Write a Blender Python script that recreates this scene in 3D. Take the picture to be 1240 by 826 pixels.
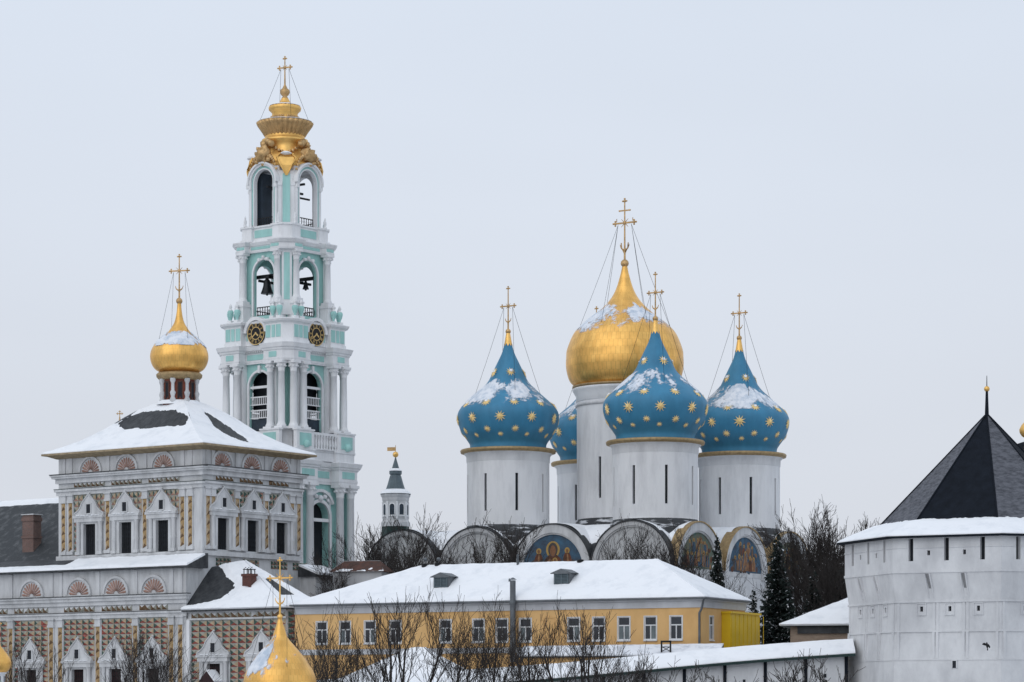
import bpy, math, random
from math import sin, cos, pi, radians, sqrt, atan2
from mathutils import Vector, Matrix, noise

for o in list(bpy.data.objects):
    bpy.data.objects.remove(o)
scene = bpy.context.scene
COL = scene.collection

# ------------------------------------------------------------------ camera
F = 3450.0        # focal length in photograph pixels (1240 px wide)
HZ = 860.0        # photograph row of the horizon
CX = 620.0
cam_d = bpy.data.cameras.new('camera')
cam = bpy.data.objects.new('camera', cam_d)
COL.objects.link(cam)
cam.location = (0, 0, 0)
cam.rotation_euler = (pi / 2, 0, 0)
cam_d.sensor_width = 36.0
cam_d.lens = F / 1240.0 * 36.0
cam_d.shift_y = (HZ - 413.0) / 1240.0
cam_d.clip_start = 0.5
cam_d.clip_end = 20000
scene.camera = cam
scene.render.resolution_x = 1024
scene.render.resolution_y = 682

# ------------------------------------------------------------------ sky, sun
SUN_EL, SUN_AZ = radians(38), radians(215)
w = bpy.data.worlds.new('World')
scene.world = w
w.use_nodes = True
nt = w.node_tree
nt.nodes.clear()
N = nt.nodes.new
L_ = nt.links.new
out = N('ShaderNodeOutputWorld')
bg = N('ShaderNodeBackground')
sky = N('ShaderNodeTexSky')
sky.sky_type = 'NISHITA'
sky.sun_disc = False
sky.sun_elevation = SUN_EL
sky.sun_rotation = SUN_AZ
sky.air_density = 1.0
sky.dust_density = 4.0
tc = N('ShaderNodeTexCoord')
sep = N('ShaderNodeSeparateXYZ')
L_(tc.outputs['Generated'], sep.inputs[0])
ramp = N('ShaderNodeValToRGB')            # even cloud layer, a little greyer to the horizon
ramp.color_ramp.elements[0].position = 0.02
ramp.color_ramp.elements[0].color = (7.0, 7.25, 7.85, 1)
ramp.color_ramp.elements[1].position = 0.30
ramp.color_ramp.elements[1].color = (7.5, 8.3, 9.5, 1)
L_(sep.outputs['Z'], ramp.inputs[0])
no = N('ShaderNodeTexNoise')
no.inputs['Scale'].default_value = 3.0
no.inputs['Detail'].default_value = 3.0
mp = N('ShaderNodeMapping')
mp.inputs['Scale'].default_value = (1, 1, 3)
L_(tc.outputs['Generated'], mp.inputs[0])
L_(mp.outputs[0], no.inputs['Vector'])
mr = N('ShaderNodeMapRange')
mr.inputs[1].default_value = 0.3
mr.inputs[2].default_value = 0.7
mr.inputs[3].default_value = 0.965
mr.inputs[4].default_value = 1.03
L_(no.outputs['Fac'], mr.inputs[0])
mul = N('ShaderNodeVectorMath')
mul.operation = 'MULTIPLY'
L_(ramp.outputs[0], mul.inputs[0])
L_(mr.outputs[0], mul.inputs[1])
mx = N('ShaderNodeMix')
mx.data_type = 'RGBA'
mx.inputs[0].default_value = 0.94
L_(sky.outputs[0], mx.inputs[6])
L_(mul.outputs[0], mx.inputs[7])
L_(mx.outputs[2], bg.inputs['Color'])
bg.inputs['Strength'].default_value = 0.10
L_(bg.outputs[0], out.inputs[0])

sd = bpy.data.lights.new('sun', 'SUN')
so = bpy.data.objects.new('sun', sd)
COL.objects.link(so)
sd.energy = 0.6
sd.angle = radians(70)
sd.color = (1.0, 0.96, 0.9)
# light comes from behind the camera on the left
dirv = Vector((-0.55 * cos(SUN_EL), -0.83 * cos(SUN_EL), sin(SUN_EL)))
so.rotation_euler = dirv.to_track_quat('Z', 'Y').to_euler()
so.location = (-100, -100, 200)

vs = scene.view_settings
vs.view_transform = 'Standard'
vs.look = 'None'
vs.exposure = 0.0
vs.gamma = 1.0
vs.use_curve_mapping = False


# ------------------------------------------------------------------ materials
def mat(name, col, rough=0.8, metal=0.0, var=0.12, scale=0.6, stretch=(1, 1, 1), bump=0.0, bscale=None,
        col2=None, lo=0.35, hi=0.7, detail=6.0, spec=0.3):
    m = bpy.data.materials.new(name)
    m.use_nodes = True
    t = m.node_tree
    b = t.nodes['Principled BSDF']
    b.inputs['Roughness'].default_value = rough
    b.inputs['Metallic'].default_value = metal
    b.inputs['Specular IOR Level'].default_value = spec
    g = t.nodes.new('ShaderNodeNewGeometry')
    mpn = t.nodes.new('ShaderNodeMapping')
    mpn.inputs['Scale'].default_value = stretch
    t.links.new(g.outputs['Position'], mpn.inputs[0])
    n = t.nodes.new('ShaderNodeTexNoise')
    n.inputs['Scale'].default_value = scale
    n.inputs['Detail'].default_value = detail
    n.inputs['Roughness'].default_value = 0.65
    t.links.new(mpn.outputs[0], n.inputs['Vector'])
    r = t.nodes.new('ShaderNodeValToRGB')
    if col2 is None:
        col2 = tuple(c * (1 - 2 * var) for c in col)
    r.color_ramp.elements[0].position = lo
    r.color_ramp.elements[1].position = hi
    r.color_ramp.elements[0].color = (*col2, 1)
    r.color_ramp.elements[1].color = (*col, 1)
    t.links.new(n.outputs['Fac'], r.inputs[0])
    t.links.new(r.outputs[0], b.inputs['Base Color'])
    if bump:
        n2 = t.nodes.new('ShaderNodeTexNoise')
        n2.inputs['Scale'].default_value = bscale or scale * 4
        n2.inputs['Detail'].default_value = 5
        t.links.new(mpn.outputs[0], n2.inputs['Vector'])
        bp = t.nodes.new('ShaderNodeBump')
        bp.inputs['Strength'].default_value = bump
        bp.inputs['Distance'].default_value = 0.2
        t.links.new(n2.outputs['Fac'], bp.inputs['Height'])
        t.links.new(bp.outputs[0], b.inputs['Normal'])
    return m


def brickmat(name, c1, c2, mortar, scale, rough=0.85, polar=False, bw=0.5, bh=0.25, msize=0.02, metal=0.0, bump=0.3):
    m = bpy.data.materials.new(name)
    m.use_nodes = True
    t = m.node_tree
    b = t.nodes['Principled BSDF']
    b.inputs['Roughness'].default_value = rough
    b.inputs['Metallic'].default_value = metal
    tcn = t.nodes.new('ShaderNodeTexCoord')
    s = t.nodes.new('ShaderNodeSeparateXYZ')
    t.links.new(tcn.outputs['Object'], s.inputs[0])
    c = t.nodes.new('ShaderNodeCombineXYZ')
    if polar:
        a = t.nodes.new('ShaderNodeMath')
        a.operation = 'ARCTAN2'
        t.links.new(s.outputs['Y'], a.inputs[0])
        t.links.new(s.outputs['X'], a.inputs[1])
        k = t.nodes.new('ShaderNodeMath')
        k.operation = 'MULTIPLY'
        k.inputs[1].default_value = polar
        t.links.new(a.outputs[0], k.inputs[0])
        t.links.new(k.outputs[0], c.inputs['X'])
    else:
        a = t.nodes.new('ShaderNodeMath')
        a.operation = 'ADD'
        t.links.new(s.outputs['X'], a.inputs[0])
        t.links.new(s.outputs['Y'], a.inputs[1])
        t.links.new(a.outputs[0], c.inputs['X'])
    t.links.new(s.outputs['Z'], c.inputs['Y'])
    br = t.nodes.new('ShaderNodeTexBrick')
    br.inputs['Color1'].default_value = (*c1, 1)
    br.inputs['Color2'].default_value = (*c2, 1)
    br.inputs['Mortar'].default_value = (*mortar, 1)
    br.inputs['Scale'].default_value = scale
    br.inputs['Mortar Size'].default_value = msize
    br.inputs['Brick Width'].default_value = bw
    br.inputs['Row Height'].default_value = bh
    t.links.new(c.outputs[0], br.inputs['Vector'])
    n = t.nodes.new('ShaderNodeTexNoise')
    n.inputs['Scale'].default_value = 0.7
    g = t.nodes.new('ShaderNodeNewGeometry')
    t.links.new(g.outputs['Position'], n.inputs['Vector'])
    n.inputs['Detail'].default_value = 6
    m2 = t.nodes.new('ShaderNodeMix')
    m2.data_type = 'RGBA'
    m2.blend_type = 'MULTIPLY'
    m2.inputs[0].default_value = 0.5
    t.links.new(br.outputs['Color'], m2.inputs[6])
    mrr = t.nodes.new('ShaderNodeMapRange')
    mrr.inputs[1].default_value = 0.3
    mrr.inputs[2].default_value = 0.65
    mrr.inputs[3].default_value = 0.45
    mrr.inputs[4].default_value = 1.0
    t.links.new(n.outputs['Fac'], mrr.inputs[0])
    t.links.new(mrr.outputs[0], m2.inputs[7])
    t.links.new(m2.outputs[2], b.inputs['Base Color'])
    bp = t.nodes.new('ShaderNodeBump')
    bp.inputs['Strength'].default_value = bump
    bp.inputs['Distance'].default_value = 0.1
    t.links.new(br.outputs['Fac'], bp.inputs['Height'])
    bp.invert = True
    t.links.new(bp.outputs[0], b.inputs['Normal'])
    return m


MT = dict(
    white=mat("white_limewash", (0.80, 0.805, 0.815), 0.85, var=0.07, scale=0.9, stretch=(1, 1, .3), bump=0.15, lo=.3, hi=.6),
    stone=mat('grey_white_stone', (0.63, 0.635, 0.645), 0.85, col2=(.43, .435, .44), scale=0.7, stretch=(1, 1, .25), bump=0.25, lo=.32, hi=.62),
    oldwhite=mat('weathered_limewash', (0.70, 0.705, 0.715), 0.9, col2=(.50, .505, .52), scale=0.30, stretch=(1, 1, .5), bump=0.3, bscale=2.2, lo=.3, hi=.62),
    drum=mat('drum_limewash', (0.75, 0.755, 0.765), 0.9, col2=(.55, .555, .57), scale=0.30, stretch=(1.4, 1.4, .35), bump=0.3, bscale=1.6, lo=.26, hi=.56),
    tymp=mat('grey_plaster', (0.53, 0.535, 0.54), 0.9, var=.12, scale=.5, bump=.2),
    mint=mat('mint_paint', (0.39, 0.675, 0.635), 0.75, var=0.09, scale=0.8, stretch=(1, 1, .3)),
    gold=mat('gold_leaf', (0.98, 0.60, 0.19), 0.42, 0.82, var=0.12, scale=0.9, bump=0.12, bscale=1.6),
    goldold=mat('dull_gold', (0.72, 0.47, 0.22), 0.48, 0.75, var=0.2, scale=1.2, bump=0.3, bscale=4),
    goldtrim=mat('tarnished_gold_trim', (0.50, 0.36, 0.19), 0.55, 0.5, var=0.2, scale=2),
    blue=mat('blue_dome_paint', (0.050, 0.235, 0.395), 0.5, col2=(.036, .175, .30), scale=0.55, stretch=(1, 1, .35), bump=.12, bscale=1.2, spec=.35, lo=.3, hi=.65),
    snow=mat('snow', (0.87, 0.885, 0.91), 0.65, col2=(.74, .765, .80), scale=0.45, bump=0.5, bscale=0.9, lo=.28, hi=.5),
    thinsnow=mat('thin_snow', (0.80, 0.82, 0.86), 0.65, col2=(.55, .58, .63), scale=0.8, bump=0.2, lo=.35, hi=.5),
    roofdark=mat('dark_sheet_roof', (0.062, 0.066, 0.070), 0.55, col2=(.022, .024, .028), scale=1.3, stretch=(1, 1, .5), bump=.25, bscale=3.0),
    hallroof=mat('frosted_dark_roof', (0.036, 0.040, 0.044), 0.6, col2=(.10, .105, .11), scale=0.9, stretch=(1, 1, 1.2), bump=.3, bscale=2, lo=.32, hi=.5),
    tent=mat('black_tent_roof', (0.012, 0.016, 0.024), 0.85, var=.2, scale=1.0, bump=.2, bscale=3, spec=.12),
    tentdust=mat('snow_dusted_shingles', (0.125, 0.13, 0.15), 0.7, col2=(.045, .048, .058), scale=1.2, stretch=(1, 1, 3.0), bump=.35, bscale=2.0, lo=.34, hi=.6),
    slate=mat('grey_blue_slate', (0.13, 0.17, 0.19), 0.6, var=.15, scale=1.2),
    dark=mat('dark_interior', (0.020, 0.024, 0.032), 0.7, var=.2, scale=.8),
    darkblue=mat('slate_blue_panel', (0.045, 0.065, 0.09), 0.6, var=.2, scale=.8),
    glass=mat('dark_window_glass', (0.022, 0.030, 0.042), 0.12, var=.3, scale=.8, spec=.6),
    glasspale=mat('pale_window_glass', (0.16, 0.20, 0.21), 0.15, col2=(.07, .09, .10), scale=.6, spec=.6),  # paler panes for variety, as with curtains
    redwin=mat('dark_red_shutter', (0.045, 0.016, 0.018), 0.6, var=.3, scale=1),
    iron=mat('black_iron', (0.018, 0.019, 0.021), 0.5, 0.3, var=.2, scale=2),
    bronze=mat('dark_bronze', (0.030, 0.032, 0.036), 0.4, 0.6, var=.2, scale=1.5),
    ochre=mat('ochre_render', (0.70, 0.44, 0.19), 0.85, col2=(.57, .34, .135), scale=0.30, stretch=(1, 1, .5), bump=.15, lo=.3, hi=.6),
    frieze=mat('grey_frieze', (0.52, 0.53, 0.55), 0.85, var=.1, scale=.5, stretch=(1, 1, .3)),
    annexyel=mat('yellow_panel', (0.74, 0.49, 0.02), 0.5, var=.06, scale=.4),
    framew=mat('white_frame', (0.70, 0.71, 0.72), 0.6, var=.08, scale=2),
    zinc=mat('zinc_grey', (0.17, 0.185, 0.20), 0.5, 0.4, var=.2, scale=1.2),
    green=mat('dark_green_edge', (0.018, 0.045, 0.042), 0.5, var=.2, scale=1),
    fr=mat('facet_red', (0.40, 0.11, 0.085), 0.85, var=.25, scale=2),
    fg=mat('facet_green', (0.075, 0.125, 0.105), 0.85, var=.25, scale=2),
    fp=mat('facet_pale_green', (0.36, 0.36, 0.31), 0.85, var=.2, scale=2),
    fy=mat('facet_cream', (0.52, 0.40, 0.27), 0.85, var=.2, scale=2),
    fo=mat('facet_ochre', (0.47, 0.32, 0.16), 0.85, var=.2, scale=2),
    fb=mat('facet_brown', (0.20, 0.125, 0.07), 0.85, var=.2, scale=2),
    fpink=mat('facet_pink', (0.44, 0.25, 0.20), 0.85, var=.2, scale=2),
    shell=mat('shell_pink', (0.47, 0.29, 0.235), 0.85, var=.2, scale=1.5),
    drumred=mat('drum_red', (0.24, 0.07, 0.045), 0.8, var=.2, scale=2),
    rust=mat('rusty_roof', (0.12, 0.05, 0.035), 0.8, col2=(.05, .035, .03), scale=1.5),
    bark=mat('bark', (0.050, 0.043, 0.040), 0.9, var=.25, scale=2),
    needles=mat('spruce_needles', (0.022, 0.034, 0.030), 0.8, col2=(.010, .017, .016), scale=2.0),
    iblue=mat('icon_blue', (0.06, 0.14, 0.22), 0.8, col2=(.05, .065, .09), scale=1.0),
    iteal=mat('icon_teal', (0.09, 0.17, 0.15), 0.8, col2=(.16, .13, .08), scale=1.2),
    ired=mat('icon_red_brown', (0.19, 0.065, 0.035), 0.8, col2=(.07, .04, .025), scale=1.6),
    itan=mat('icon_tan', (0.36, 0.20, 0.10), 0.8, col2=(.17, .09, .05), scale=1.6),
    iface=mat('icon_skin', (0.27, 0.13, 0.07), 0.8, var=.2, scale=2),
    ihalo=mat('icon_gold', (0.44, 0.285, 0.09), 0.7, var=.12, scale=2),
    igrey=mat('icon_hair', (0.10, 0.085, 0.08), 0.8, var=.2, scale=2),
    shadowstone=mat('shade_painted_stone', (0.30, 0.305, 0.315), 0.9, var=.2, scale=.6),  # darker grey standing in for shade in the tower's chute recesses
    star=mat('bright_gilt', (1.0, 0.76, 0.36), 0.45, 0.25, var=.1, scale=2),
    domesnow=mat('wind_packed_snow', (0.80, 0.83, 0.88), 0.7, col2=(.50, .58, .68), scale=1.1, stretch=(1, 1, .5), lo=.36, hi=.58),
    clockgold=mat('clock_gilding', (0.72, 0.50, 0.20), 0.5, var=.1, scale=2),
    roofsnowy=mat('snow_streaked_roof', (0.045, 0.048, 0.052), 0.6, col2=(.62, .64, .67), scale=0.7, stretch=(.5, .5, 3.0), bump=.2, lo=.38, hi=.47),
    eave=mat('pale_ochre_board', (0.42, 0.33, 0.21), 0.8, var=.2, scale=1.5),
    clock=mat('clock_black', (0.010, 0.010, 0.012), 0.5, var=.1, scale=2),
    ground=mat('snowy_ground', (0.62, 0.64, 0.67), 0.8, col2=(.10, .095, .09), scale=0.06, bump=.2, bscale=.6, lo=.40, hi=.52),  # unseen dark patches added so the gold domes reflect darker ground
)
_t = MT['domesnow'].node_tree          # snow thins out to a dusting where its cover is low
_b = _t.nodes['Principled BSDF']
_a = _t.nodes.new('ShaderNodeAttribute')
_a.attribute_name = 'cover'
_n = _t.nodes.new('ShaderNodeTexNoise')
_n.inputs['Scale'].default_value = 2.6
_n.inputs['Detail'].default_value = 6
_g = _t.nodes.new('ShaderNodeNewGeometry')
_t.links.new(_g.outputs['Position'], _n.inputs['Vector'])
_m = _t.nodes.new('ShaderNodeMath')
_m.operation = 'MULTIPLY_ADD'
_m.inputs[1].default_value = 1.1
_m.inputs[2].default_value = -.42
_t.links.new(_n.outputs['Fac'], _m.inputs[0])
_s = _t.nodes.new('ShaderNodeMath')
_s.operation = 'ADD'
_t.links.new(_a.outputs['Fac'], _s.inputs[0])
_t.links.new(_m.outputs[0], _s.inputs[1])
_r = _t.nodes.new('ShaderNodeMapRange')
_r.interpolation_type = 'SMOOTHSTEP'
_r.inputs[1].default_value = -.10
_r.inputs[2].default_value = .42
_r.inputs[3].default_value = 0
_r.inputs[4].default_value = .96
_t.links.new(_s.outputs[0], _r.inputs[0])
_t.links.new(_r.outputs[0], _b.inputs['Alpha'])
MT['golddome'] = brickmat('gold_leaf_sheets', (1.0, 0.59, 0.17), (0.93, 0.52, 0.14), (0.72, 0.42, 0.12), 1.0, rough=.40, polar=24.0,
                          bw=1.9, bh=9.0, msize=.10, metal=0.82, bump=.10)
MT['golddome_small'] = brickmat('gold_leaf_sheets_small', (1.0, 0.59, 0.17), (0.93, 0.52, 0.14), (0.72, 0.42, 0.12), 1.0, rough=.40, polar=14.0,
                                bw=1.9, bh=7.0, msize=.08, metal=0.82, bump=.10)
MT['brick'] = brickmat('old_red_brick', (0.20, 0.095, 0.07), (0.13, 0.07, 0.055), (.22, .20, .19), 1.0, bw=2.6, bh=.9, msize=.12)
MT['brick2'] = brickmat('dark_red_brick', (0.17, 0.05, 0.035), (0.10, 0.035, 0.028), (.10, .07, .06), 1.0, bw=2.4, bh=.9, msize=.1)
MT['tanbrick'] = brickmat('tan_brick', (0.34, 0.25, 0.18), (0.27, 0.19, 0.14), (.30, .26, .22), 1.0, bw=3.0, bh=1.0, msize=.12)


# ------------------------------------------------------------------ mesh helpers
class MB:
    def __init__(s, M=None):
        s.v, s.f, s.m, s.sm = [], [], [], []
        s.ch = []
        s.M = M or Matrix.Identity(4)

    def add(s, vs_, fs, mi=0, smooth=False):
        o = len(s.v)
        s.ch.append((o, len(s.f)))
        M = s.M
        s.v += [M @ Vector(p) for p in vs_]
        s.f += [tuple(i + o for i in f) for f in fs]
        s.m += [mi] * len(fs)
        s.sm += [smooth] * len(fs)
        return s

    def box(s, x0, x1, y0, y1, z0, z1, mi=0):
        return s.add([(x0, y0, z0), (x1, y0, z0), (x1, y1, z0), (x0, y1, z0), (x0, y0, z1), (x1, y0, z1), (x1, y1, z1), (x0, y1, z1)],
                     [(0, 3, 2, 1), (4, 5, 6, 7), (0, 1, 5, 4), (1, 2, 6, 5), (2, 3, 7, 6), (3, 0, 4, 7)], mi)

    def prism(s, poly, y0, y1, mi=0):          # outline in x-z, extruded along y
        n = len(poly)
        v = [(x, y0, z) for x, z in poly] + [(x, y1, z) for x, z in poly]
        f = [tuple(range(n)), tuple(range(2 * n - 1, n - 1, -1))]
        f += [(i, i + n, (i + 1) % n + n, (i + 1) % n) for i in range(n)]
        return s.add(v, f, mi)

    def loft(s, rings, mi=0, caps=(True, True), smooth=False):
        n = len(rings[0])
        v = [p for r in rings for p in r]
        f = []
        for k in range(len(rings) - 1):
            a, b = k * n, (k + 1) * n
            f += [(a + i, a + (i + 1) % n, b + (i + 1) % n, b + i) for i in range(n)]
        s.add(v, f, mi, smooth)
        if caps[0]:
            s.add(rings[0], [tuple(range(n - 1, -1, -1))], mi)
        if caps[1]:
            s.add(rings[-1], [tuple(range(n))], mi)
        return s

    def lathe(s, prof, n=24, c=(0, 0), mi=0, smooth=True, caps=(True, True), ph=0.0, rf=None):
        rings = []
        for r, z in prof:
            rings.append([(c[0] + r * (rf(2 * pi * i / n, z) if rf else 1) * cos(ph + 2 * pi * i / n),
                           c[1] + r * (rf(2 * pi * i / n, z) if rf else 1) * sin(ph + 2 * pi * i / n), z) for i in range(n)])
        return s.loft(rings, mi, caps, smooth)

    def tube(s, pts, rad, n=6, mi=0, smooth=True, caps=True):
        pts = [Vector(p) for p in pts]
        if not hasattr(rad, '__len__'):
            rad = [rad] * len(pts)
        rings = []
        for i, p in enumerate(pts):
            d = (pts[min(i + 1, len(pts) - 1)] - pts[max(i - 1, 0)])
            d = d.normalized() if d.length > 1e-9 else Vector((0, 0, 1))
            a = d.cross(Vector((0, 0, 1)) if abs(d.z) < .9 else Vector((1, 0, 0))).normalized()
            b = d.cross(a)
            rings.append([p + (a * cos(2 * pi * k / n) + b * sin(2 * pi * k / n)) * rad[i] for k in range(n)])
        return s.loft(rings, mi, (caps, caps), smooth)

    def ball(s, c, r, n=10, mi=0, sz=1.0, bump=0.0, seed=0):
        rings = []
        m = max(4, n // 2)
        for j in range(1, m):
            t = pi * j / m
            ring = []
            for i in range(n):
                a = 2 * pi * i / n
                d = Vector((sin(t) * cos(a), sin(t) * sin(a), -cos(t)))
                k = 1 + bump * noise.noise(d * 2.6 + Vector((seed, seed * .7, 0))) if bump else 1
                ring.append((c[0] + r * k * d.x, c[1] + r * k * d.y, c[2] + r * k * d.z * sz))
            rings.append(ring)
        return s.loft(rings, mi, (True, True), True)

    def mesh(s, name, mats):
        me = bpy.data.meshes.new(name)
        me.from_pydata([tuple(p) for p in s.v], [], s.f)
        for m in (mats if isinstance(mats, (list, tuple)) else [mats]):
            me.materials.append(MT[m])
        me.polygons.foreach_set('material_index', s.m)
        me.polygons.foreach_set('use_smooth', s.sm)
        me.update()
        return me

    def build(s, name, mats, parent=None, kind=None, label=None):
        return link(name, s.mesh(name, mats), parent, None, kind, label)


def _split(s, name, mats, parent=None, kind=None):
    """every shape added to the builder becomes an object of its own"""
    ends = s.ch[1:] + [(len(s.v), len(s.f))]
    for (v0, f0), (v1, f1) in zip(s.ch, ends):
        q = MB()
        q.v = s.v[v0:v1]
        q.f = [tuple(i - v0 for i in f_) for f_ in s.f[f0:f1]]
        q.m, q.sm = s.m[f0:f1], s.sm[f0:f1]
        q.build(name, mats, parent, kind)


MB.split = _split


def link(name, me, parent=None, M=None, kind=None, label=None):
    o = bpy.data.objects.new(name, me)
    COL.objects.link(o)
    o.parent = parent
    if M is not None:
        o.matrix_local = M
    if kind:
        o['kind'] = kind
    if label:
        o['label'] = label
    return o


def T(x, y, z):
    return Matrix.Translation((x, y, z))


def RZ(a):
    return Matrix.Rotation(a, 4, 'Z')


def tag(o, label, cat, group=None):
    o['label'] = label
    o['category'] = cat
    if group:
        o['group'] = group
    return o


def P(px, py, Y):
    return Vector(((px - CX) / F * Y, Y, (HZ - py) / F * Y))


def root(name, px, Y, ang, label, cat, group=None, z=0.0):
    """Empty at a thing's base; its parts are in photograph-pixel units at distance Y, scaled to metres."""
    o = bpy.data.objects.new(name, None)
    COL.objects.link(o)
    o.location = ((px - CX) / F * Y, Y, z)
    o.rotation_euler = (0, 0, -ang)
    s_ = Y / F
    o.scale = (s_, s_, s_)
    tag(o, label, cat, group)
    o.empty_display_size = 1
    return o


class Frame:
    """solves local coordinates in a rotated frame from photograph columns"""
    def __init__(s, px, Y, ang):
        s.k = Y / F
        s.c = Vector(((px - CX) / F * Y, Y))
        s.ex = Vector((cos(ang), -sin(ang)))
        s.ey = Vector((sin(ang), cos(ang)))

    def x_at(s, px, y=0.0):
        c = s.c + s.ey * y * s.k
        k = (px - CX) / F
        return (k * c.y - c.x) / (s.ex.x - k * s.ex.y) / s.k

    def y_at(s, px, x=0.0):
        c = s.c + s.ex * x * s.k
        k = (px - CX) / F
        return (k * c.y - c.x) / (s.ey.x - k * s.ey.y) / s.k

    def h_at(s, py, x, y):          # local height of a photograph row at local x,y
        Y = s.c.y + s.k * (s.ex.y * x + s.ey.y * y)
        return (HZ - py) / F * Y / s.k


FRONT = Matrix.Identity(4)                                # (u, d, z): d>0 inwards
SIDE = RZ(pi / 2)


def wall_holes(b, u0, u1, z0, z1, holes, depth=2.0, d0=0.0, mi=0, mr_=0, back=False, mb_=0):
    """a plane wall at d=d0 with real recesses; holes: (ua, ub, za, zb)"""
    us = sorted(set([u0, u1] + [h[0] for h in holes] + [h[1] for h in holes]))
    zs = sorted(set([z0, z1] + [h[2] for h in holes] + [h[3] for h in holes]))
    us = [u for u in us if u0 <= u <= u1]
    zs = [z for z in zs if z0 <= z <= z1]
    vi = {}
    V, Fc = [], []

    def vid(u, z):
        if (u, z) not in vi:
            vi[(u, z)] = len(V)
            V.append((u, d0, z))
        return vi[(u, z)]
    for i in range(len(us) - 1):
        for j in range(len(zs) - 1):
            uc, zc = (us[i] + us[i + 1]) / 2, (zs[j] + zs[j + 1]) / 2
            if any(h[0] < uc < h[1] and h[2] < zc < h[3] for h in holes):
                continue
            Fc.append((vid(us[i], zs[j]), vid(us[i + 1], zs[j]), vid(us[i + 1], zs[j + 1]), vid(us[i], zs[j + 1])))
    b.add(V, Fc, mi)
    for (a, c, e, g) in holes:
        v = [(a, d0, e), (c, d0, e), (c, d0, g), (a, d0, g), (a, d0 + depth, e), (c, d0 + depth, e), (c, d0 + depth, g), (a, d0 + depth, g)]
        b.add(v, [(0, 4, 5, 1), (1, 5, 6, 2), (2, 6, 7, 3), (3, 7, 4, 0)], mr_)
        if back:
            b.add(v, [(4, 5, 6, 7)], mb_)


def arch_wall(b, hw, z0, z1, ow, zs, th, oz0=None, mi=0, n=14, d0=0.0, zcut=None):
    """wall (-hw..hw) with an arched opening of half width ow springing at zs, from d0 to d0+th"""
    oz0 = z0 if oz0 is None else oz0
    arc = [(-ow * cos(pi * i / n), zs + ow * sin(pi * i / n)) for i in range(n + 1)]
    for d in (d0, d0 + th):
        V = [(-hw, d, z0), (-ow, d, z0), (-ow, d, zs), (-hw, d, zs), (ow, d, z0), (hw, d, z0), (hw, d, zs), (ow, d, zs)]
        b.add(V, [(0, 1, 2, 3), (4, 5, 6, 7)], mi)
        if oz0 > z0:
            b.add([(-ow, d, z0), (ow, d, z0), (ow, d, oz0), (-ow, d, oz0)], [(0, 1, 2, 3)], mi)
        top = [(-hw + 2 * hw * i / n, z1) for i in range(n + 1)]
        V = [(x, d, z) for x, z in arc] + [(x, d, z) for x, z in top]
        b.add(V, [(i, i + 1, n + 2 + i, n + 1 + i) for i in range(n)], mi)
        b.add([(-hw, d, zs), (-ow, d, zs), (-hw, d, z1)], [(0, 1, 2)], mi)
        b.add([(ow, d, zs), (hw, d, zs), (hw, d, z1)], [(0, 1, 2)], mi)
    seq = [(-ow, oz0)] + arc + [(ow, oz0)]
    V = [(x, d0, z) for x, z in seq] + [(x, d0 + th, z) for x, z in seq]
    m_ = len(seq)
    b.add(V, [(i, i + 1, m_ + i + 1, m_ + i) for i in range(m_ - 1)], mi)
    b.add([(-ow, d0, oz0), (ow, d0, oz0), (ow, d0 + th, oz0), (-ow, d0 + th, oz0)], [(0, 1, 2, 3)], mi)
    b.add([(-hw, d0, z1), (hw, d0, z1), (hw, d0 + th, z1), (-hw, d0 + th, z1)], [(0, 1, 2, 3)], mi)
    b.add([(-hw, d0, z0), (-hw, d0 + th, z0), (-hw, d0 + th, z1), (-hw, d0, z1)], [(0, 1, 2, 3)], mi)
    b.add([(hw, d0, z0), (hw, d0 + th, z0), (hw, d0 + th, z1), (hw, d0, z1)], [(0, 1, 2, 3)], mi)


def arch_band(b, r0, r1, zs, d0, d1, cx=0.0, n=18, legs=0.0, mi=0, a0=0.0, a1=pi):
    """archivolt: half ring between radii r0 and r1, d0 (front) to d1 (back), with straight legs"""
    an = [a0 + (a1 - a0) * i / n for i in range(n + 1)]
    prof = [(cx - r0 * cos(t), zs + r0 * sin(t), cx - r1 * cos(t), zs + r1 * sin(t)) for t in an]
    if legs:
        prof = [(cx - r0, zs - legs, cx - r1, zs - legs)] + prof + [(cx + r0, zs - legs, cx + r1, zs - legs)]
    V = []
    for (xi, zi, xo, zo) in prof:
        V += [(xi, d0, zi), (xo, d0, zo), (xi, d1, zi), (xo, d1, zo)]
    Fc = []
    for i in range(len(prof) - 1):
        a, c = 4 * i, 4 * i + 4
        Fc += [(a, a + 1, c + 1, c), (a + 1, a + 3, c + 3, c + 1), (a + 2, a, c, c + 2)]
    Fc += [(0, 2, 3, 1), (len(V) - 4, len(V) - 3, len(V) - 1, len(V) - 2)]
    b.add(V, Fc, mi)


def fn(x, y, z, o=4):
    v, a, t = 0.0, 1.0, 0.0
    p = Vector((x, y, z))
    for _ in range(o):
        v += a * noise.noise(p)
        t += a
        a *= .55
        p = p * 2.1 + Vector((3.1, 1.7, 5.3))
    return v / t


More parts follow.
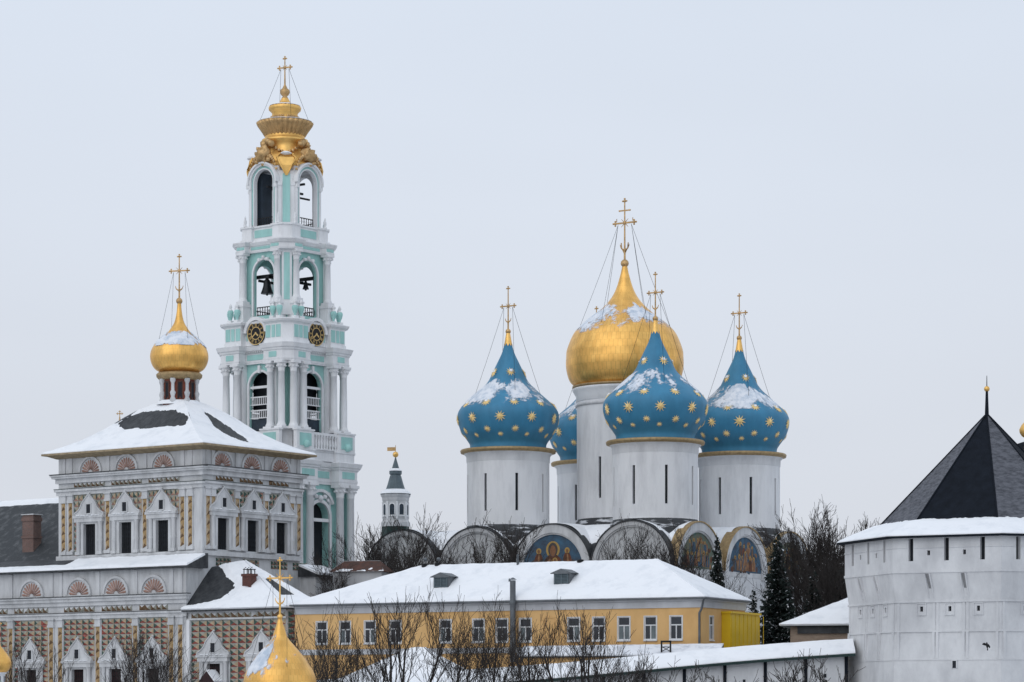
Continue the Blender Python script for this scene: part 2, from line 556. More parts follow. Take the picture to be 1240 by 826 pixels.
def snow_quad(name, parent, c, thick, nu=40, nv=24, matn='snow', fnc=None, seed=0.0, skirt=True, fscale=.05, rough=.4, nrm=None):
    """snow lying on a roof plane; c = four corners (eave left, eave right, top right, top left); fnc(u,v) scales the depth, negative = bare"""
    c = [Vector(p) for p in c]
    n = nrm or (c[1] - c[0]).cross(c[3] - c[0]).normalized()
    if n.z < 0:
        n = -n
    V = []
    for j in range(nv + 1):
        for i in range(nu + 1):
            u, v = i / nu, j / nv
            p = (c[0] * (1 - u) + c[1] * u) * (1 - v) + (c[3] * (1 - u) + c[2] * u) * v
            k = fnc(u, v, p) if fnc else 1.0
            t = thick * k * (1 + rough * fn(p.x * fscale, p.y * fscale + seed, p.z * fscale) + (.35 * fn(p.x * fscale * 5, p.y * fscale * 5, seed) if k > .3 else 0))
            V.append(p + n * t)
    Fc = [(j * (nu + 1) + i, j * (nu + 1) + i + 1, (j + 1) * (nu + 1) + i + 1, (j + 1) * (nu + 1) + i) for j in range(nv) for i in range(nu)]
    b = MB()
    b.add(V, Fc, 0, True)
    if skirt:
        ring = [i for i in range(nu + 1)] + [j * (nu + 1) + nu for j in range(1, nv + 1)] + [nv * (nu + 1) + i for i in range(nu - 1, -1, -1)] + \
               [j * (nu + 1) for j in range(nv - 1, 0, -1)]
        lo = []
        for r in ring:
            j, i = divmod(r, nu + 1)
            u, v = i / nu, j / nv
            p = (c[0] * (1 - u) + c[1] * u) * (1 - v) + (c[3] * (1 - u) + c[2] * u) * v
            lo.append(p - n * thick * .05)
        m_ = len(ring)
        b.add([V[r] for r in ring] + lo, [(i, (i + 1) % m_, m_ + (i + 1) % m_, m_ + i) for i in range(m_)], 0)
    return b.build(name, matn, parent)


def pl(prof, z):
    """linear lookup of radius in a (r,z) profile sorted by z"""
    for (r0, z0), (r1, z1) in zip(prof, prof[1:]):
        if z0 <= z <= z1:
            return r0 + (r1 - r0) * (z - z0) / (z1 - z0 + 1e-9)
    return prof[-1][0]


def smooth_prof(pts, n=60):
    """Catmull-Rom through (r,z) points"""
    res = []
    m_ = len(pts)
    for i in range(m_ - 1):
        p0, p1, p2, p3 = pts[max(i - 1, 0)], pts[i], pts[i + 1], pts[min(i + 2, m_ - 1)]
        k = max(2, n // (m_ - 1))
        for j in range(k):
            t = j / k
            q = []
            for a in (0, 1):
                q.append(.5 * (2 * p1[a] + (p2[a] - p0[a]) * t + (2 * p0[a] - 5 * p1[a] + 4 * p2[a] - p3[a]) * t * t +
                               (3 * p1[a] - p0[a] - 3 * p2[a] + p3[a]) * t ** 3))
            res.append((max(q[0], .05), q[1]))
    res.append(pts[-1])
    return res


def dome_snow(parent, prof, z0, z1, amt, seed, c=(0, 0), thick=1.2, cover=.0, nth=220, nz=60, az=None):
    """patchy snow on an onion dome between heights z0 and z1"""
    V, Fc, CV = [], [], []
    for j in range(nz + 1):
        z = z0 + (z1 - z0) * j / nz
        r = pl(prof, z)
        e = sin(pi * j / nz) ** .6
        for i in range(nth):
            a = 2 * pi * i / nth
            k = fn(cos(a) * 1.5 + seed, sin(a) * 1.5, z * .035 + seed, 4) * 2.0 + .55 * fn(cos(a) * 9 + seed, sin(a) * 9, z * .12, 4) + cover
            if az:
                k += az(a, z)
            k = k + .9 * e - .75
            CV.append(k)
            k = max(-.35, min(1.0, k * 1.2 + .35))
            rr = r + thick * amt * k
            V.append((c[0] + rr * cos(a), c[1] + rr * sin(a), z + .4 * max(k, 0)))
    for j in range(nz):
        for i in range(nth):
            Fc.append((j * nth + i, j * nth + (i + 1) % nth, (j + 1) * nth + (i + 1) % nth, (j + 1) * nth + i))
    b = MB()
    b.add(V, Fc, 0, True)
    o = b.build('snow', 'domesnow', parent)
    at_ = o.data.attributes.new('cover', 'FLOAT', 'POINT')
    at_.data.foreach_set('value', CV)
    return o


def cross(parent, c, z0, z1, za, hw, t=1.2, crescent=True, ornate=False, matn='goldold', ang=0.0, chains=None, ball=None, chain_r=.22):
    """gilded cross on a ball: upright, crossbar, trefoil ends, crescent; chains down to the dome"""
    b = MB(T(c[0], c[1], 0) @ RZ(ang))
    h = z1 - z0
    if ball:
        b.ball((0, 0, ball[0]), ball[1], 12)
    b.lathe([(t * .75, z0), (t * .6, z0 + h * .3), (t * .45, z1 - t * 2)], 6)
    b.box(-hw + t, hw - t, -t * .4, t * .4, za - t * .5, za + t * .5)

    def tre(x, z, dx, dz, r):
        b.ball((x, 0, z), r, 8)
        b.ball((x + dx * r * 1.5, 0, z + dz * r * 1.5), r * .75, 8)
        b.ball((x + dz * r * 1.4, 0, z + dx * r * 1.4), r * .7, 8)
        b.ball((x - dz * r * 1.4, 0, z - dx * r * 1.4), r * .7, 8)
    r = t * .95
    tre(-hw + r, za, -1, 0, r)
    tre(hw - r, za, 1, 0, r)
    tre(0, z1 - r * 2, 0, 1, r)
    b.ball((0, 0, za), t * 1.25, 8)
    for sx in (-1, 1):
        for sz in (-1, 1):
            b.tube([(0, 0, za), (sx * hw * .33, 0, za + sz * hw * .33)], [t * .35, t * .12], 4)
    if crescent:
        zc = z0 + h * .2
        rr = hw * .42
        b.tube([(-rr * cos(a_), 0, zc + rr - rr * 1.15 * sin(a_)) for a_ in [pi * .02 + pi * .96 * i / 10 for i in range(11)]],
               [t * .2 + t * .35 * sin(pi * i / 10) for i in range(11)], 5)
        b.ball((0, 0, zc - rr * .3), t * .9, 8)
    if ornate:
        zb = za + (z1 - za) * .5
        b.box(-hw * .45, hw * .45, -t * .35, t * .35, zb - t * .4, zb + t * .4)
        for sx in (-1, 1):
            b.ball((sx * hw * .48, 0, zb), t * .7, 8)
            b.tube([(sx * hw * .75, 0, za + t), (sx * hw * .75, 0, za + t * 3)], t * .3, 4)
            b.tube([(0, 0, z0 + h * .12), (sx * hw * .28, 0, z0 + h * .22), (sx * hw * .33, 0, z0 + h * .30)], t * .4, 4)
    o = b.build('cross', matn, parent)
    if chains:
        r1, zch, n_ = chains
        for i in range(n_):
            a_ = 2 * pi * (i + .5) / n_
            m = MB(T(c[0], c[1], 0) @ RZ(ang))
            sx = 1 if cos(a_) > 0 else -1
            p0 = Vector((sx * hw * .62, 0, za - t))
            p1 = Vector((r1 * cos(a_), r1 * sin(a_), zch))
            pts = [p0.lerp(p1, k / 8) - Vector((0, 0, sin(pi * k / 8) * (p0 - p1).length * .012)) for k in range(9)]
            m.tube(pts, chain_r, 4)
            m.build('chain', 'iron', o)
    return o


# ------------------------------------------------------------------ ground
def sstep(a, b, x):
    t = max(0.0, min(1.0, (x - a) / (b - a)))
    return t * t * (3 - 2 * t)


def ground_z(x, y):
    z = -1.75 - 10.0 * sstep(12, 70, y) + 5.5 * sstep(210, 282, y) + 6.25 * sstep(299, 303, y)
    return z


gb = MB()
ys = [-400, -100, -20, 0, 10, 20, 30, 45, 60, 80, 110, 150, 190, 210, 225, 240, 255, 270, 282, 290, 296, 298, 300, 302, 304, 320, 360, 420, 600, 1000, 2500, 6000]
xs = [-4000, -1500, -500, -200, -120, -80, -50, -25, 0, 25, 50, 80, 120, 200, 500, 1500, 4000]
V = [(x, y, ground_z(x, y)) for y in ys for x in xs]
nx = len(xs)
gb.add(V, [(j * nx + i, j * nx + i + 1, (j + 1) * nx + i + 1, (j + 1) * nx + i) for j in range(len(ys) - 1) for i in range(nx - 1)], 0, True)
gb.build('ground', 'ground', None, 'structure')


# ------------------------------------------------------------------ cathedral
def drum_slots(b, r, z0, z1, wz0, wz1, nwin=8, hw=1.7, depth=2.2, ph=0.0, mi=0, prof=None):
    dw = hw / r
    step = 2 * pi / nwin
    sub = 6
    angs = []
    for k in range(nwin):
        c = ph + k * step
        angs += [(c - dw, True)]
        angs += [(c + dw + (step - 2 * dw) * j / sub, False) for j in range(sub)]
    n = len(angs)
    zs = [z0, wz0, wz1, z1]
    for j in range(3):
        for i in range(n):
            a0, w_ = angs[i]
            a1 = angs[(i + 1) % n][0] + (2 * pi if i == n - 1 else 0)
            P_ = lambda a, z, rr=r: (rr * cos(a), rr * sin(a), z)
            if w_ and j == 1:
                q = [P_(a0, zs[1]), P_(a1, zs[1]), P_(a1, zs[2]), P_(a0, zs[2]),
                     P_(a0, zs[1] + .8, r - depth), P_(a1, zs[1] + .8, r - depth), P_(a1, zs[2], r - depth), P_(a0, zs[2], r - depth)]
                b.add(q, [(0, 1, 5, 4), (1, 2, 6, 5), (2, 3, 7, 6), (3, 0, 4, 7)], mi)
                b.add(q, [(4, 5, 6, 7)], 1)
            else:
                b.add([P_(a0, zs[j]), P_(a1, zs[j]), P_(a1, zs[j + 1]), P_(a0, zs[j + 1])], [(0, 1, 2, 3)], mi, True)


def star_mesh():
    b = MB()
    n = 10
    V = [(0, 0, 1.3)]
    for i in range(2 * n):
        rr = 5.5 if i % 2 == 0 else 2.3
        V.append((rr * cos(pi * i / n), rr * sin(pi * i / n), 0.15))
    b.add(V, [(0, 1 + i, 1 + (i + 1) % (2 * n)) for i in range(2 * n)])
    return b.mesh('star', 'star')


STAR = star_mesh()
STARSNOW = MB().ball((0, 0, .6), 2.3, 10, sz=.7, bump=.5, seed=3).mesh('snow', 'snow')

CATH_A = radians(33.0)
cath = root('cathedral', 756.5, 400, CATH_A, 'white stone cathedral with one gold and four starry blue onion domes', 'cathedral')
XR, YF, XL, YB = 157.0, -157.0, -271.0, 182.0
ZS, ZR = 163.0, 53.5         # springing and radius of the gables

b = MB()
b.box(XL, XR, YF, YB, -1, ZS)
b.build('wall', 'oldwhite', cath)
# core under the drums
b = MB()
b.box(XL + 60, XR - 40, YF + 40, YB - 40, ZS, 203)
b.build('roof_base', 'roofdark', cath)


def ring_arc(r, cx, z, a0, a1, n, f=None):
    return [(cx - r * cos(a0 + (a1 - a0) * i / n), z + r * sin(a0 + (a1 - a0) * i / n)) for i in range(n + 1)]


def barrel(M, cx, length, rz, seed):
    b = MB(M)
    arc = ring_arc(rz - .5, cx, ZS, 0, pi, 20)
    V = [(x, 3, z) for x, z in arc] + [(x, length, z) for x, z in arc]
    b.add(V, [(i, i + 1, 22 + i, 21 + i) for i in range(20)], 0, True)
    o = b.build('vault_roof', 'roofdark', cath)
    # snow on the crown of the vault
    V = []
    nu, nv = 24, 24
    a0, a1 = radians(34), radians(146)
    for j in range(nv + 1):
        d = 1.5 + (length - 3) * j / nv
        for i in range(nu + 1):
            t = a0 + (a1 - a0) * i / nu
            e = min(1.0, 4 * min(i, nu - i) / nu)
            k = 2.2 * e + 2.2 * fn(cx * .1 + i * .13, d * .05, seed, 3) - .55 * (1 - e)
            rr = rz + k
            V.append((cx - rr * cos(t), d, ZS + rr * sin(t)))
    b = MB(M)
    b.add(V, [(j * (nu + 1) + i, j * (nu + 1) + i + 1, (j + 1) * (nu + 1) + i + 1, (j + 1) * (nu + 1) + i) for j in range(nv) for i in range(nu)], 0, True)
    b.build('snow', 'snow', o)


def half_disc(b, r, cx, d, mi, n=24, z=None, drop=0.0):
    z = ZS if z is None else z
    pts = ring_arc(r, cx, z, 0, pi, n)
    if drop:
        pts = [(cx - r, z - drop)] + pts + [(cx + r, z - drop)]
    b.add([(x, d, zz) for x, zz in pts], [tuple(range(len(pts)))], mi)


def ell(b, cx, cz, rx, rz, d, mi, n=18):
    b.add([(cx + rx * cos(2 * pi * i / n), d, cz + rz * sin(2 * pi * i / n)) for i in range(n)], [tuple(range(n))], mi)


def poly(b, pts, d, mi):
    b.add([(x, d, z) for x, z in pts], [tuple(range(len(pts)))], mi)


ICONM = ['iblue', 'iteal', 'ired', 'itan', 'iface', 'ihalo', 'igrey']


def figure(b, cx, z, h, d, robe, trim, lean=0.0):
    """standing painted figure with halo"""
    ell(b, cx + lean, z + h * .86, h * .15, h * .15, d, 5)
    poly(b, [(cx - h * .27, z), (cx + h * .25, z), (cx + h * .24 + lean, z + h * .5), (cx + h * .13 + lean, z + h * .74), (cx - h * .12 + lean, z + h * .74),
             (cx - h * .22 + lean, z + h * .55)], d - .03, robe)
    poly(b, [(cx - h * .04, z + h * .05), (cx + h * .08, z + h * .05), (cx + h * .05 + lean, z + h * .7), (cx - h * .02 + lean, z + h * .7)], d - .06, trim)
    ell(b, cx + lean, z + h * .84, h * .07, h * .09, d - .09, 4)


def zakomara(M, cx, icon, gold, seed, hw):
    b = MB(M)
    half_disc(b, hw - 2, cx, -0.4, 0, drop=6)
    z = b.build('zakomara', 'tymp' if not icon else 'stone', cath)
    a = MB(M)
    r1, r0 = hw - .3, hw - (10 if icon else 5)
    arch_band(a, r0, r1, ZS, -3.5, 4, cx, 28, legs=8)
    arch_band(a, r0 - 1.8, r0 - .05, ZS, -2.2, 0, cx, 28, legs=8)
    a.build('archivolt', 'stone' if icon else 'tymp', z)
    e = MB(M)
    arch_band(e, r1 + .05, r1 + 1.5, ZS, -4.6, 8, cx, 28)
    e.build('edge_flashing', 'goldtrim' if gold else 'roofdark', z)
    if not icon:
        return
    p = MB(M)
    ri = r0 - 2
    half_disc(p, ri, cx, -0.7, 0 if icon in (1, 3) else 1, drop=0)
    D = -0.74
    rnd = random.Random(seed)
    if icon == 1:
        ell(p, cx, ZS + 24, 9.5, 10, D, 5)
        poly(p, [(cx - 16, ZS), (cx + 15, ZS), (cx + 14, ZS + 8), (cx + 9, ZS + 15), (cx + 5, ZS + 18), (cx - 5, ZS + 18), (cx - 10, ZS + 14), (cx - 15, ZS + 7)], D - .03, 2)
        ell(p, cx, ZS + 24, 6.6, 8.2, D - .06, 6)
        ell(p, cx, ZS + 22.6, 4.0, 6.4, D - .09, 4)
        poly(p, [(cx - 9, ZS), (cx - 2, ZS), (cx + 1, ZS + 9), (cx - 4, ZS + 14), (cx - 10, ZS + 7)], D - .09, 3)
        poly(p, [(cx + 3, ZS), (cx + 10, ZS), (cx + 9, ZS + 8), (cx + 5, ZS + 13)], D - .09, 3)
        ell(p, cx + 3, ZS + 11, 3.4, 3.8, D - .12, 5)
        ell(p, cx + 3, ZS + 11, 2.0, 2.4, D - .15, 4)
        for sx in (-1, 1):
            figure(p, cx + sx * 21, ZS + 2, 24, D, 2, 3, -sx * 1.5)
            poly(p, [(cx + sx * 33, ZS), (cx + sx * 27, ZS), (cx + sx * 26, ZS + 13), (cx + sx * 31, ZS + 10)], D, 6)
        poly(p, [(cx - ri + 1, ZS + .2), (cx + ri - 1, ZS + .2), (cx + ri - 4, ZS + 3.5), (cx - ri + 4, ZS + 3.5)], D + .01, 2)
    else:
        for q in range(46):
            a_, r_ = rnd.uniform(.05, pi - .05), ri * sqrt(rnd.random()) * .86
            ell(p, cx + r_ * cos(a_), ZS + r_ * sin(a_) * .95 + 1, rnd.uniform(1.5, 4.5), rnd.uniform(1.5, 4.5), D + .03 - q * .0005, rnd.choice((0, 1, 2, 3, 6, 3) if icon == 2 else (2, 3, 3, 6, 0, 2)), 9)
        k = -1
        while k < 2:
            for q, xx in enumerate((-24, -14, -5, 5, 14, 23)):
                hh = (18 if k < 0 else 15) + rnd.uniform(-2, 2)
                zz = ZS + (1 if k < 0 else 17) + rnd.uniform(0, 2)
                xo = xx + rnd.uniform(-1, 1) + (4 if k > 0 else 0)
                if (zz + hh - ZS) ** 2 + xo ** 2 < (ri - 3) ** 2:
                    figure(p, cx + xo, zz, hh, D - .15 * (k < 0), rnd.choice((2, 3, 3, 6)) if icon == 3 else rnd.choice((2, 0, 1, 3)), rnd.choice((2, 3, 0)), rnd.uniform(-1, 1))
            k += 2
        ell(p, cx + 1, ZS + 16, 6, 9, D - .3, 0)
        figure(p, cx + 1, ZS + 8, 17, D - .35, 3, 5 if icon == 2 else 4)
    p.build('painted_icon', ICONM, z)


fx = [-271 + 107 * (i + .5) for i in range(4)]
for i, xx in enumerate(fx):
    M = T(0, YF, 0)
    zakomara(M, xx, 1 if i == 2 else 0, False, i, 53.5)
    barrel(M, xx, YB - YF, 53.5, i * 3.3)
SB = (YB - YF) / 3
for i in range(3):
    M = T(XR, 0, 0) @ SIDE
    yy = YF + SB * (i + .5)
    zakomara(M, yy, (2, 3, 2)[i], True, 20 + i, 53.5)
    barrel(M, yy, XR - XL, 53.0, 11 + i * 3.3)
# pilasters on the walls between the bays
for i in range(5):
    xx = -271 + 107 * i
    b = MB(T(0, YF, 0))
    b.box(xx - 3.5, xx + 3.5, -3, .5, 0, ZS - 2)
    b.build('pilaster', 'oldwhite', cath)
for i in range(4):
    yy = YF + SB * i
    b = MB(T(XR, 0, 0) @ SIDE)
    b.box(yy - 3.5, yy + 3.5, -3.2, .5, 0, ZS - 2.2)
    b.build('pilaster', 'oldwhite', cath)

BLUEP = smooth_prof([(46, 312), (46, 318), (49.5, 324), (56.5, 334), (60.7, 347.5), (59.5, 358.5), (50.5, 369), (41, 377.5), (31.5, 386), (24, 394.5), (18.3, 406), (13, 417),
                     (7.4, 429), (4.4, 440)], 80)
GOLDP = [(4.4, 440), (2.9, 449.5)]


def blue_dome(name, cx, cy, seed, ph, cover, label):
    M = T(cx, cy, 0)
    b = MB()
    drum_slots(b, 49.5, 195, 296, 236, 281)
    b.lathe([(49.5, 296), (50.2, 297), (50.4, 304), (53.5, 307)], 48, caps=(False, False))
    d = link('drum', b.mesh('drum', ['drum', 'dark']), cath, M)
    c = MB()
    c.lathe([(52, 306.5), (57, 308), (57.6, 310.8), (56.5, 312), (45, 312.6)], 64)
    link('cornice', c.mesh('cornice', 'goldtrim'), d)
    p = MB()
    p.lathe([(53.5, 196), (53.5, 208), (52.6, 211), (52.6, 216), (51, 218), (49, 221)], 48, caps=(False, False))
    link('drum_skirt', p.mesh('drum_skirt', 'roofsnowy'), d)
    m = MB()
    m.lathe(BLUEP, 72)
    dome = link('dome', m.mesh('dome', 'blue'), cath, M, label=label)
    t = MB()
    zz = lambda a: 440 - 3.5 * (1 - abs((a * 9 / pi) % 2 - 1))
    n = 72
    r0 = [(pl(BLUEP, zz(2 * pi * i / n)) * cos(2 * pi * i / n) * 1.07, pl(BLUEP, zz(2 * pi * i / n)) * sin(2 * pi * i / n) * 1.07, zz(2 * pi * i / n)) for i in range(n)]
    r1 = [(4.6 * cos(2 * pi * i / n), 4.6 * sin(2 * pi * i / n), 440) for i in range(n)]
    r2 = [(2.9 * cos(2 * pi * i / n), 2.9 * sin(2 * pi * i / n), 449.5) for i in range(n)]
    r3 = [(2.0 * cos(2 * pi * i / n), 2.0 * sin(2 * pi * i / n), 455) for i in range(n)]
    t.loft([r0, r1, r2, r3], 0, (False, True), True)
    link('gold_tip', t.mesh('gold_tip', 'gold'), dome)
    dome_snow(dome, BLUEP, 362, 396, 1.0, seed, cover=cover, thick=1.0)
    rnd = random.Random(int(seed * 10))
    for row, (z, n_, off, sc) in enumerate([(404, 5, .3, 1.2), (364.5, 10, .5, 1.25), (347, 10, 0, 1.32), (333, 10, .5, .95), (327, 10, 0, .72)]):
        for k in range(n_):
            a = 2 * pi * (k + off + rnd.uniform(-.05, .05)) / n_ + ph
            r = pl(BLUEP, z)
            dr = (pl(BLUEP, z + 2) - pl(BLUEP, z - 2)) / 4
            nrm = Vector((cos(a), sin(a), -dr)).normalized()
            X = Vector((-sin(a), cos(a), 0))
            Yv = nrm.cross(X)
            R = Matrix((X, Yv, nrm)).transposed().to_4x4()
            Mx = T(r * cos(a), r * sin(a), z) @ R @ Matrix.Rotation(rnd.uniform(-.3, .3), 4, 'Z') @ Matrix.Scale(sc * rnd.uniform(.92, 1.08), 4)
            link('star', STAR, dome, Mx)
            if row < 2:
                link('snow', STARSNOW, dome, T(r * cos(a), r * sin(a), z) @ R @ T(rnd.uniform(-.8, .8), 1.3, 0))
    cr = cross(dome, (0, 0), 456, 509, 485, 10, 1.5, chains=(40, 379, 4), ball=(454.5, 3.3))
    return dome


blue_dome('dome', -102, -102, 1.3, .10, .24, 'starry blue onion dome with a broad ring of snow above its shoulder')
blue_dome('dome', 102, -102, 4.1, .32, -.15, 'starry blue onion dome standing in front of the gold dome')
blue_dome('dome', 102, 102, 7.7, .22, .24, 'starry blue onion dome with snow down one shoulder')
blue_dome('dome', -102, 102, 9.2, .0, .0, 'starry blue onion dome half hidden behind the gold dome\'s drum')

# central gold dome
GP = smooth_prof([(57, 388), (62, 393), (67.5, 400), (71, 414), (71, 427), (69.5, 438), (61, 457), (47, 470), (31, 483), (18.5, 496), (11, 509), (5.6, 526), (3.2, 537)], 90)
b = MB()
drum_slots(b, 58, 195, 372, 253, 303)
b.lathe([(58, 372), (59, 373), (59, 379), (62.5, 385), (63.5, 387), (63, 388.5), (50, 389)], 64, caps=(False, True))
d0 = b.build('drum', ['drum', 'dark'], cath)
c = MB()
c.lathe([(58.3, 366), (59.8, 367), (59.8, 369), (58.3, 370)], 64, caps=(False, False))
c.build('string_course', 'stone', d0)
p = MB()
p.lathe([(66, 196), (62, 214), (60, 218), (60, 226), (58.3, 230)], 56, caps=(False, False))
p.build('drum_skirt', 'roofsnowy', d0)
m = MB()
m.lathe(GP, 96)
gd = m.build('dome', 'golddome', cath, label='large central gold onion dome with patchy snow on its shoulder')
dome_snow(gd, GP, 452, 492, 1.0, 2.2, cover=-.12, thick=1.0)
rb = MB()
rb.lathe([(58, 388.6), (63.5, 389.5), (63.5, 391.5), (60, 392.5)], 64)
rb.build('base_ring', 'goldtrim', gd)
cross(gd, (0, 0), 543, 620, 590, 15, 1.9, ornate=True, chains=(55, 463, 6), ball=(541, 5), ang=0.0)

# ------------------------------------------------------------------ bell tower
TA = radians(38)
tower = root('bell_tower', 345, 400, TA, 'tall white and mint bell tower in tiers with clocks and gilded crown', 'bell tower')


def plan(ui, uo, pi_, po, d, z):
    pts = []
    for k in range(4):
        M = RZ(pi / 2 * k)
        for (u, p_) in ((-uo - d, po + d), (-ui + d, po + d), (-ui + d, pi_ + d), (ui - d, pi_ + d), (ui - d, po + d), (uo + d, po + d)):
            pts.append(tuple(M @ Vector((u, -p_, z))))
    return pts


def mould(name, mats, par, ui, uo, pi_, po, levels, mi=0):
    b = MB()
    b.loft([plan(ui, uo, pi_, po, d, z) for z, d in levels], mi)
    return b.build(name, mats, par)


def column_mesh(name, r, h, matn='white'):
    b = MB()
    b.box(-r * 1.45, r * 1.45, -r * 1.45, r * 1.45, 0, r * .7)
    b.lathe([(r * 1.35, r * .7), (r * 1.35, r * 1.1), (r * 1.1, r * 1.5), (r, r * 2), (r, h * .4), (r * .86, h - r * 3.1), (r * 1.0, h - r * 3), (r * .9, h - r * 2.7), (r * 1.1, h - r * 1.6),
             (r * 1.45, h - r * .7)], 14)
    b.box(-r * 1.5, r * 1.5, -r * 1.5, r * 1.5, h - r * .7, h)
    for k in range(8):
        a = 2 * pi * k / 8
        b.ball((cos(a) * r * 1.2, sin(a) * r * 1.2, h - r * 1.5), r * .34, 6)
    return b.mesh(name, matn)


def urn_mesh():
    b = MB()
    b.box(-3, 3, -3, 3, 0, 3, 0)
    b.lathe([(1.6, 3), (1.2, 5), (2.4, 7), (3.6, 11), (3.9, 13.5), (2.6, 15.5)], 14, mi=1)
    b.lathe([(3.0, 15.3), (1.6, 16.5), (1.3, 18), (2.1, 19.2), (1.5, 21), (.5, 23)], 12, mi=0)
    return b.mesh('urn', ['white', 'mint'])


URN = urn_mesh()
URN_S = MB().lathe([(2.2, 0), (2.2, 1.5), (1.1, 2.5), (1.7, 5), (1.9, 7), (.9, 9), (1.2, 10.5), (.3, 13)], 10).mesh('urn', 'white')
BALUSTER = MB().lathe([(1.6, 0), (1.6, 1), (.9, 2), (1.9, 6), (1.5, 9), (.8, 13), (1.5, 15), (1.6, 16.5)], 10).mesh('baluster', 'white')


def faces():
    return [RZ(pi / 2 * k) for k in range(4)]


# ---- tier one
TH1 = 46
b = MB()
for M in faces():
    b.M = M @ T(0, -55, 0)
    arch_wall(b, 55, 0, 297, 17, 232, 10, mi=0)
t1 = b.build('lower_tier', 'mint', tower)
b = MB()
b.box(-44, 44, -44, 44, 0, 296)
b.build('added_dark_core', 'dark', t1)  # added solid block, coloured dark to stand in for shade inside the arches
C1 = column_mesh('column', 5.2, 231, 'white')
for k, M in enumerate(faces()):
    for u in (-46, -27, 27, 46):
        link('column', C1, t1, M @ T(u, -65, 40))
    p = MB(M)
    for s_ in (-1, 1):
        p.box(min(s_ * 20, s_ * 54), max(s_ * 20, s_ * 54), -72, -55.2, 0, 40)
    p.box(-19, -17, -57, -55.2, 40, 262)
    p.box(17, 19, -57, -55.2, 40, 262)
    p.build('pedestal', 'white', t1)
    a = MB(M @ T(0, -55, 0))
    arch_band(a, 17, 21, 232, -2.5, 0, 0, 20, legs=120)
    arch_band(a, 21.5, 25, 240, -4.5, -.2, 0, 20, a0=.35, a1=pi - .35)
    a.ball((0, -2.5, 254), 4, 10, bump=.5)
    for s_ in (-1, 1):
        a.ball((s_ * 8, -2.5, 256), 3, 10, bump=.6, seed=k + s_)
        a.ball((s_ * 14, -2, 252), 2.6, 10, bump=.6, seed=k + 2 * s_)
    a.box(-17, 17, -1, 2, 226, 230)
    a.build('arch_surround', 'white', t1)
e1 = mould('entablature', 'white', tower, 19, 52, 57, 70.5, [(271, 0), (274, 0), (274, .5), (277, .5), (277, 0), (288, 0), (289, 1.5), (291, 2), (292, 3.5), (295.5, 4.6), (297, 5), (298, 1)])
for M in faces():
    p = MB(M)
    p.box(-16, 16, -57.6, -56.8, 278.5, 286.5)
    for s_ in (-1, 1):
        p.box(s_ * 36 - 11, s_ * 36 + 11, -71.1, -70.3, 278.5, 286.5)
    p.split('frieze_panel', 'mint', e1)
# ---- gallery with balustrade
gl = mould('gallery', 'white', tower, 19, 52, 62, 66, [(298, 0), (309, 0), (309, 1), (311, 1)])
gl2 = mould('gallery_wall', 'white', gl, 19, 44, 46, 52, [(311, 0), (334, 0)])
for k, M in enumerate(faces()):
    for s_ in (-1, 1):
        p = MB(M)
        p.box(s_ * 37 - 15, s_ * 37 + 15, -67, -61.5, 311, 332)
        p.box(s_ * 37 - 16, s_ * 37 + 16, -68, -60.5, 332, 334)
        p.box(s_ * 37 - 10, s_ * 37 + 10, -67.7, -66.9, 314, 329, 1)
        p.ball((s_ * 37, -69, 316), 4.2, 10, mi=1, sz=1.2)
        p.build('parapet_pedestal', ['white', 'mint'], gl)
    r_ = MB(M)
    r_.box(-22, 22, -65, -62.5, 328.5, 331.5)
    r_.box(-22, 22, -65, -62.5, 311, 312)
    r_.build('hand_rail', 'white', gl)
    for q in range(9):
        link('baluster', BALUSTER, gl, M @ T(-20 + 5 * q, -63.7, 312))

# ---- tier two
t2b = MB()
for M in faces():
    t2b.M = M @ T(0, -43, 0)
    arch_wall(t2b, 43, 334, 427, 17.6, 388, 5)
t2 = t2b.build('second_tier', 'mint', tower)
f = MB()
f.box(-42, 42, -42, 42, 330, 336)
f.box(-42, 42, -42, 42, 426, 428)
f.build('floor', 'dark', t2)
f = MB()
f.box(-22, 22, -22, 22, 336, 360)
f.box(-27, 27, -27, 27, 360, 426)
f.build('added_dark_core', 'dark', t2)  # added blocks darken the arches and keep sky from showing through
C2 = column_mesh('column', 4.3, 81, 'white')
for k, M in enumerate(faces()):
    for u in (-45, -27, 27, 45):
        link('column', C2, t2, M @ T(u, -55, 334))
    a = MB(M @ T(0, -43, 0))
    arch_band(a, 17.6, 20.2, 388, -2, 0, 0, 20, legs=54)
    for s_ in (-1, 1):
        a.box(min(s_ * 22, s_ * 32), max(s_ * 22, s_ * 32), -7, -.2, 334, 415)
    a.box(-1.8, 1.8, -3.5, 0, 404, 413)
    a.build('arch_surround', 'white', t2)
    r_ = MB(M @ T(0, -43, 0))
    r_.box(-17.6, 17.6, 1, 3, 386, 389)
    for zz in (350, 366):
        r_.box(-17.6, 17.6, 1.5, 2.6, zz + 9, zz + 10.5)
        r_.box(-17.6, 17.6, 1.5, 2.6, zz, zz + 1.2)
        for q in range(11):
            r_.box(-15.5 + 3.05 * q - .45, -15.5 + 3.05 * q + .45, 1.7, 2.4, zz + 1.2, zz + 9)
    r_.build('balcony', 'white', t2)
    q_ = MB(M @ T(0, -43, 0))
    q_.box(-17.6, 17.6, 3.2, 6.5, 336, 349.5)
    q_.build('parapet', 'darkblue', t2)
e2 = mould('entablature', 'white', tower, 20, 49.5, 47, 59.5, [(415, 0), (417, 0), (417, .5), (418.5, .5), (418.5, 0), (427, 0), (428, 1), (430, 1.5), (431, 2.6), (434, 3.4), (436, 4), (437, .5)])
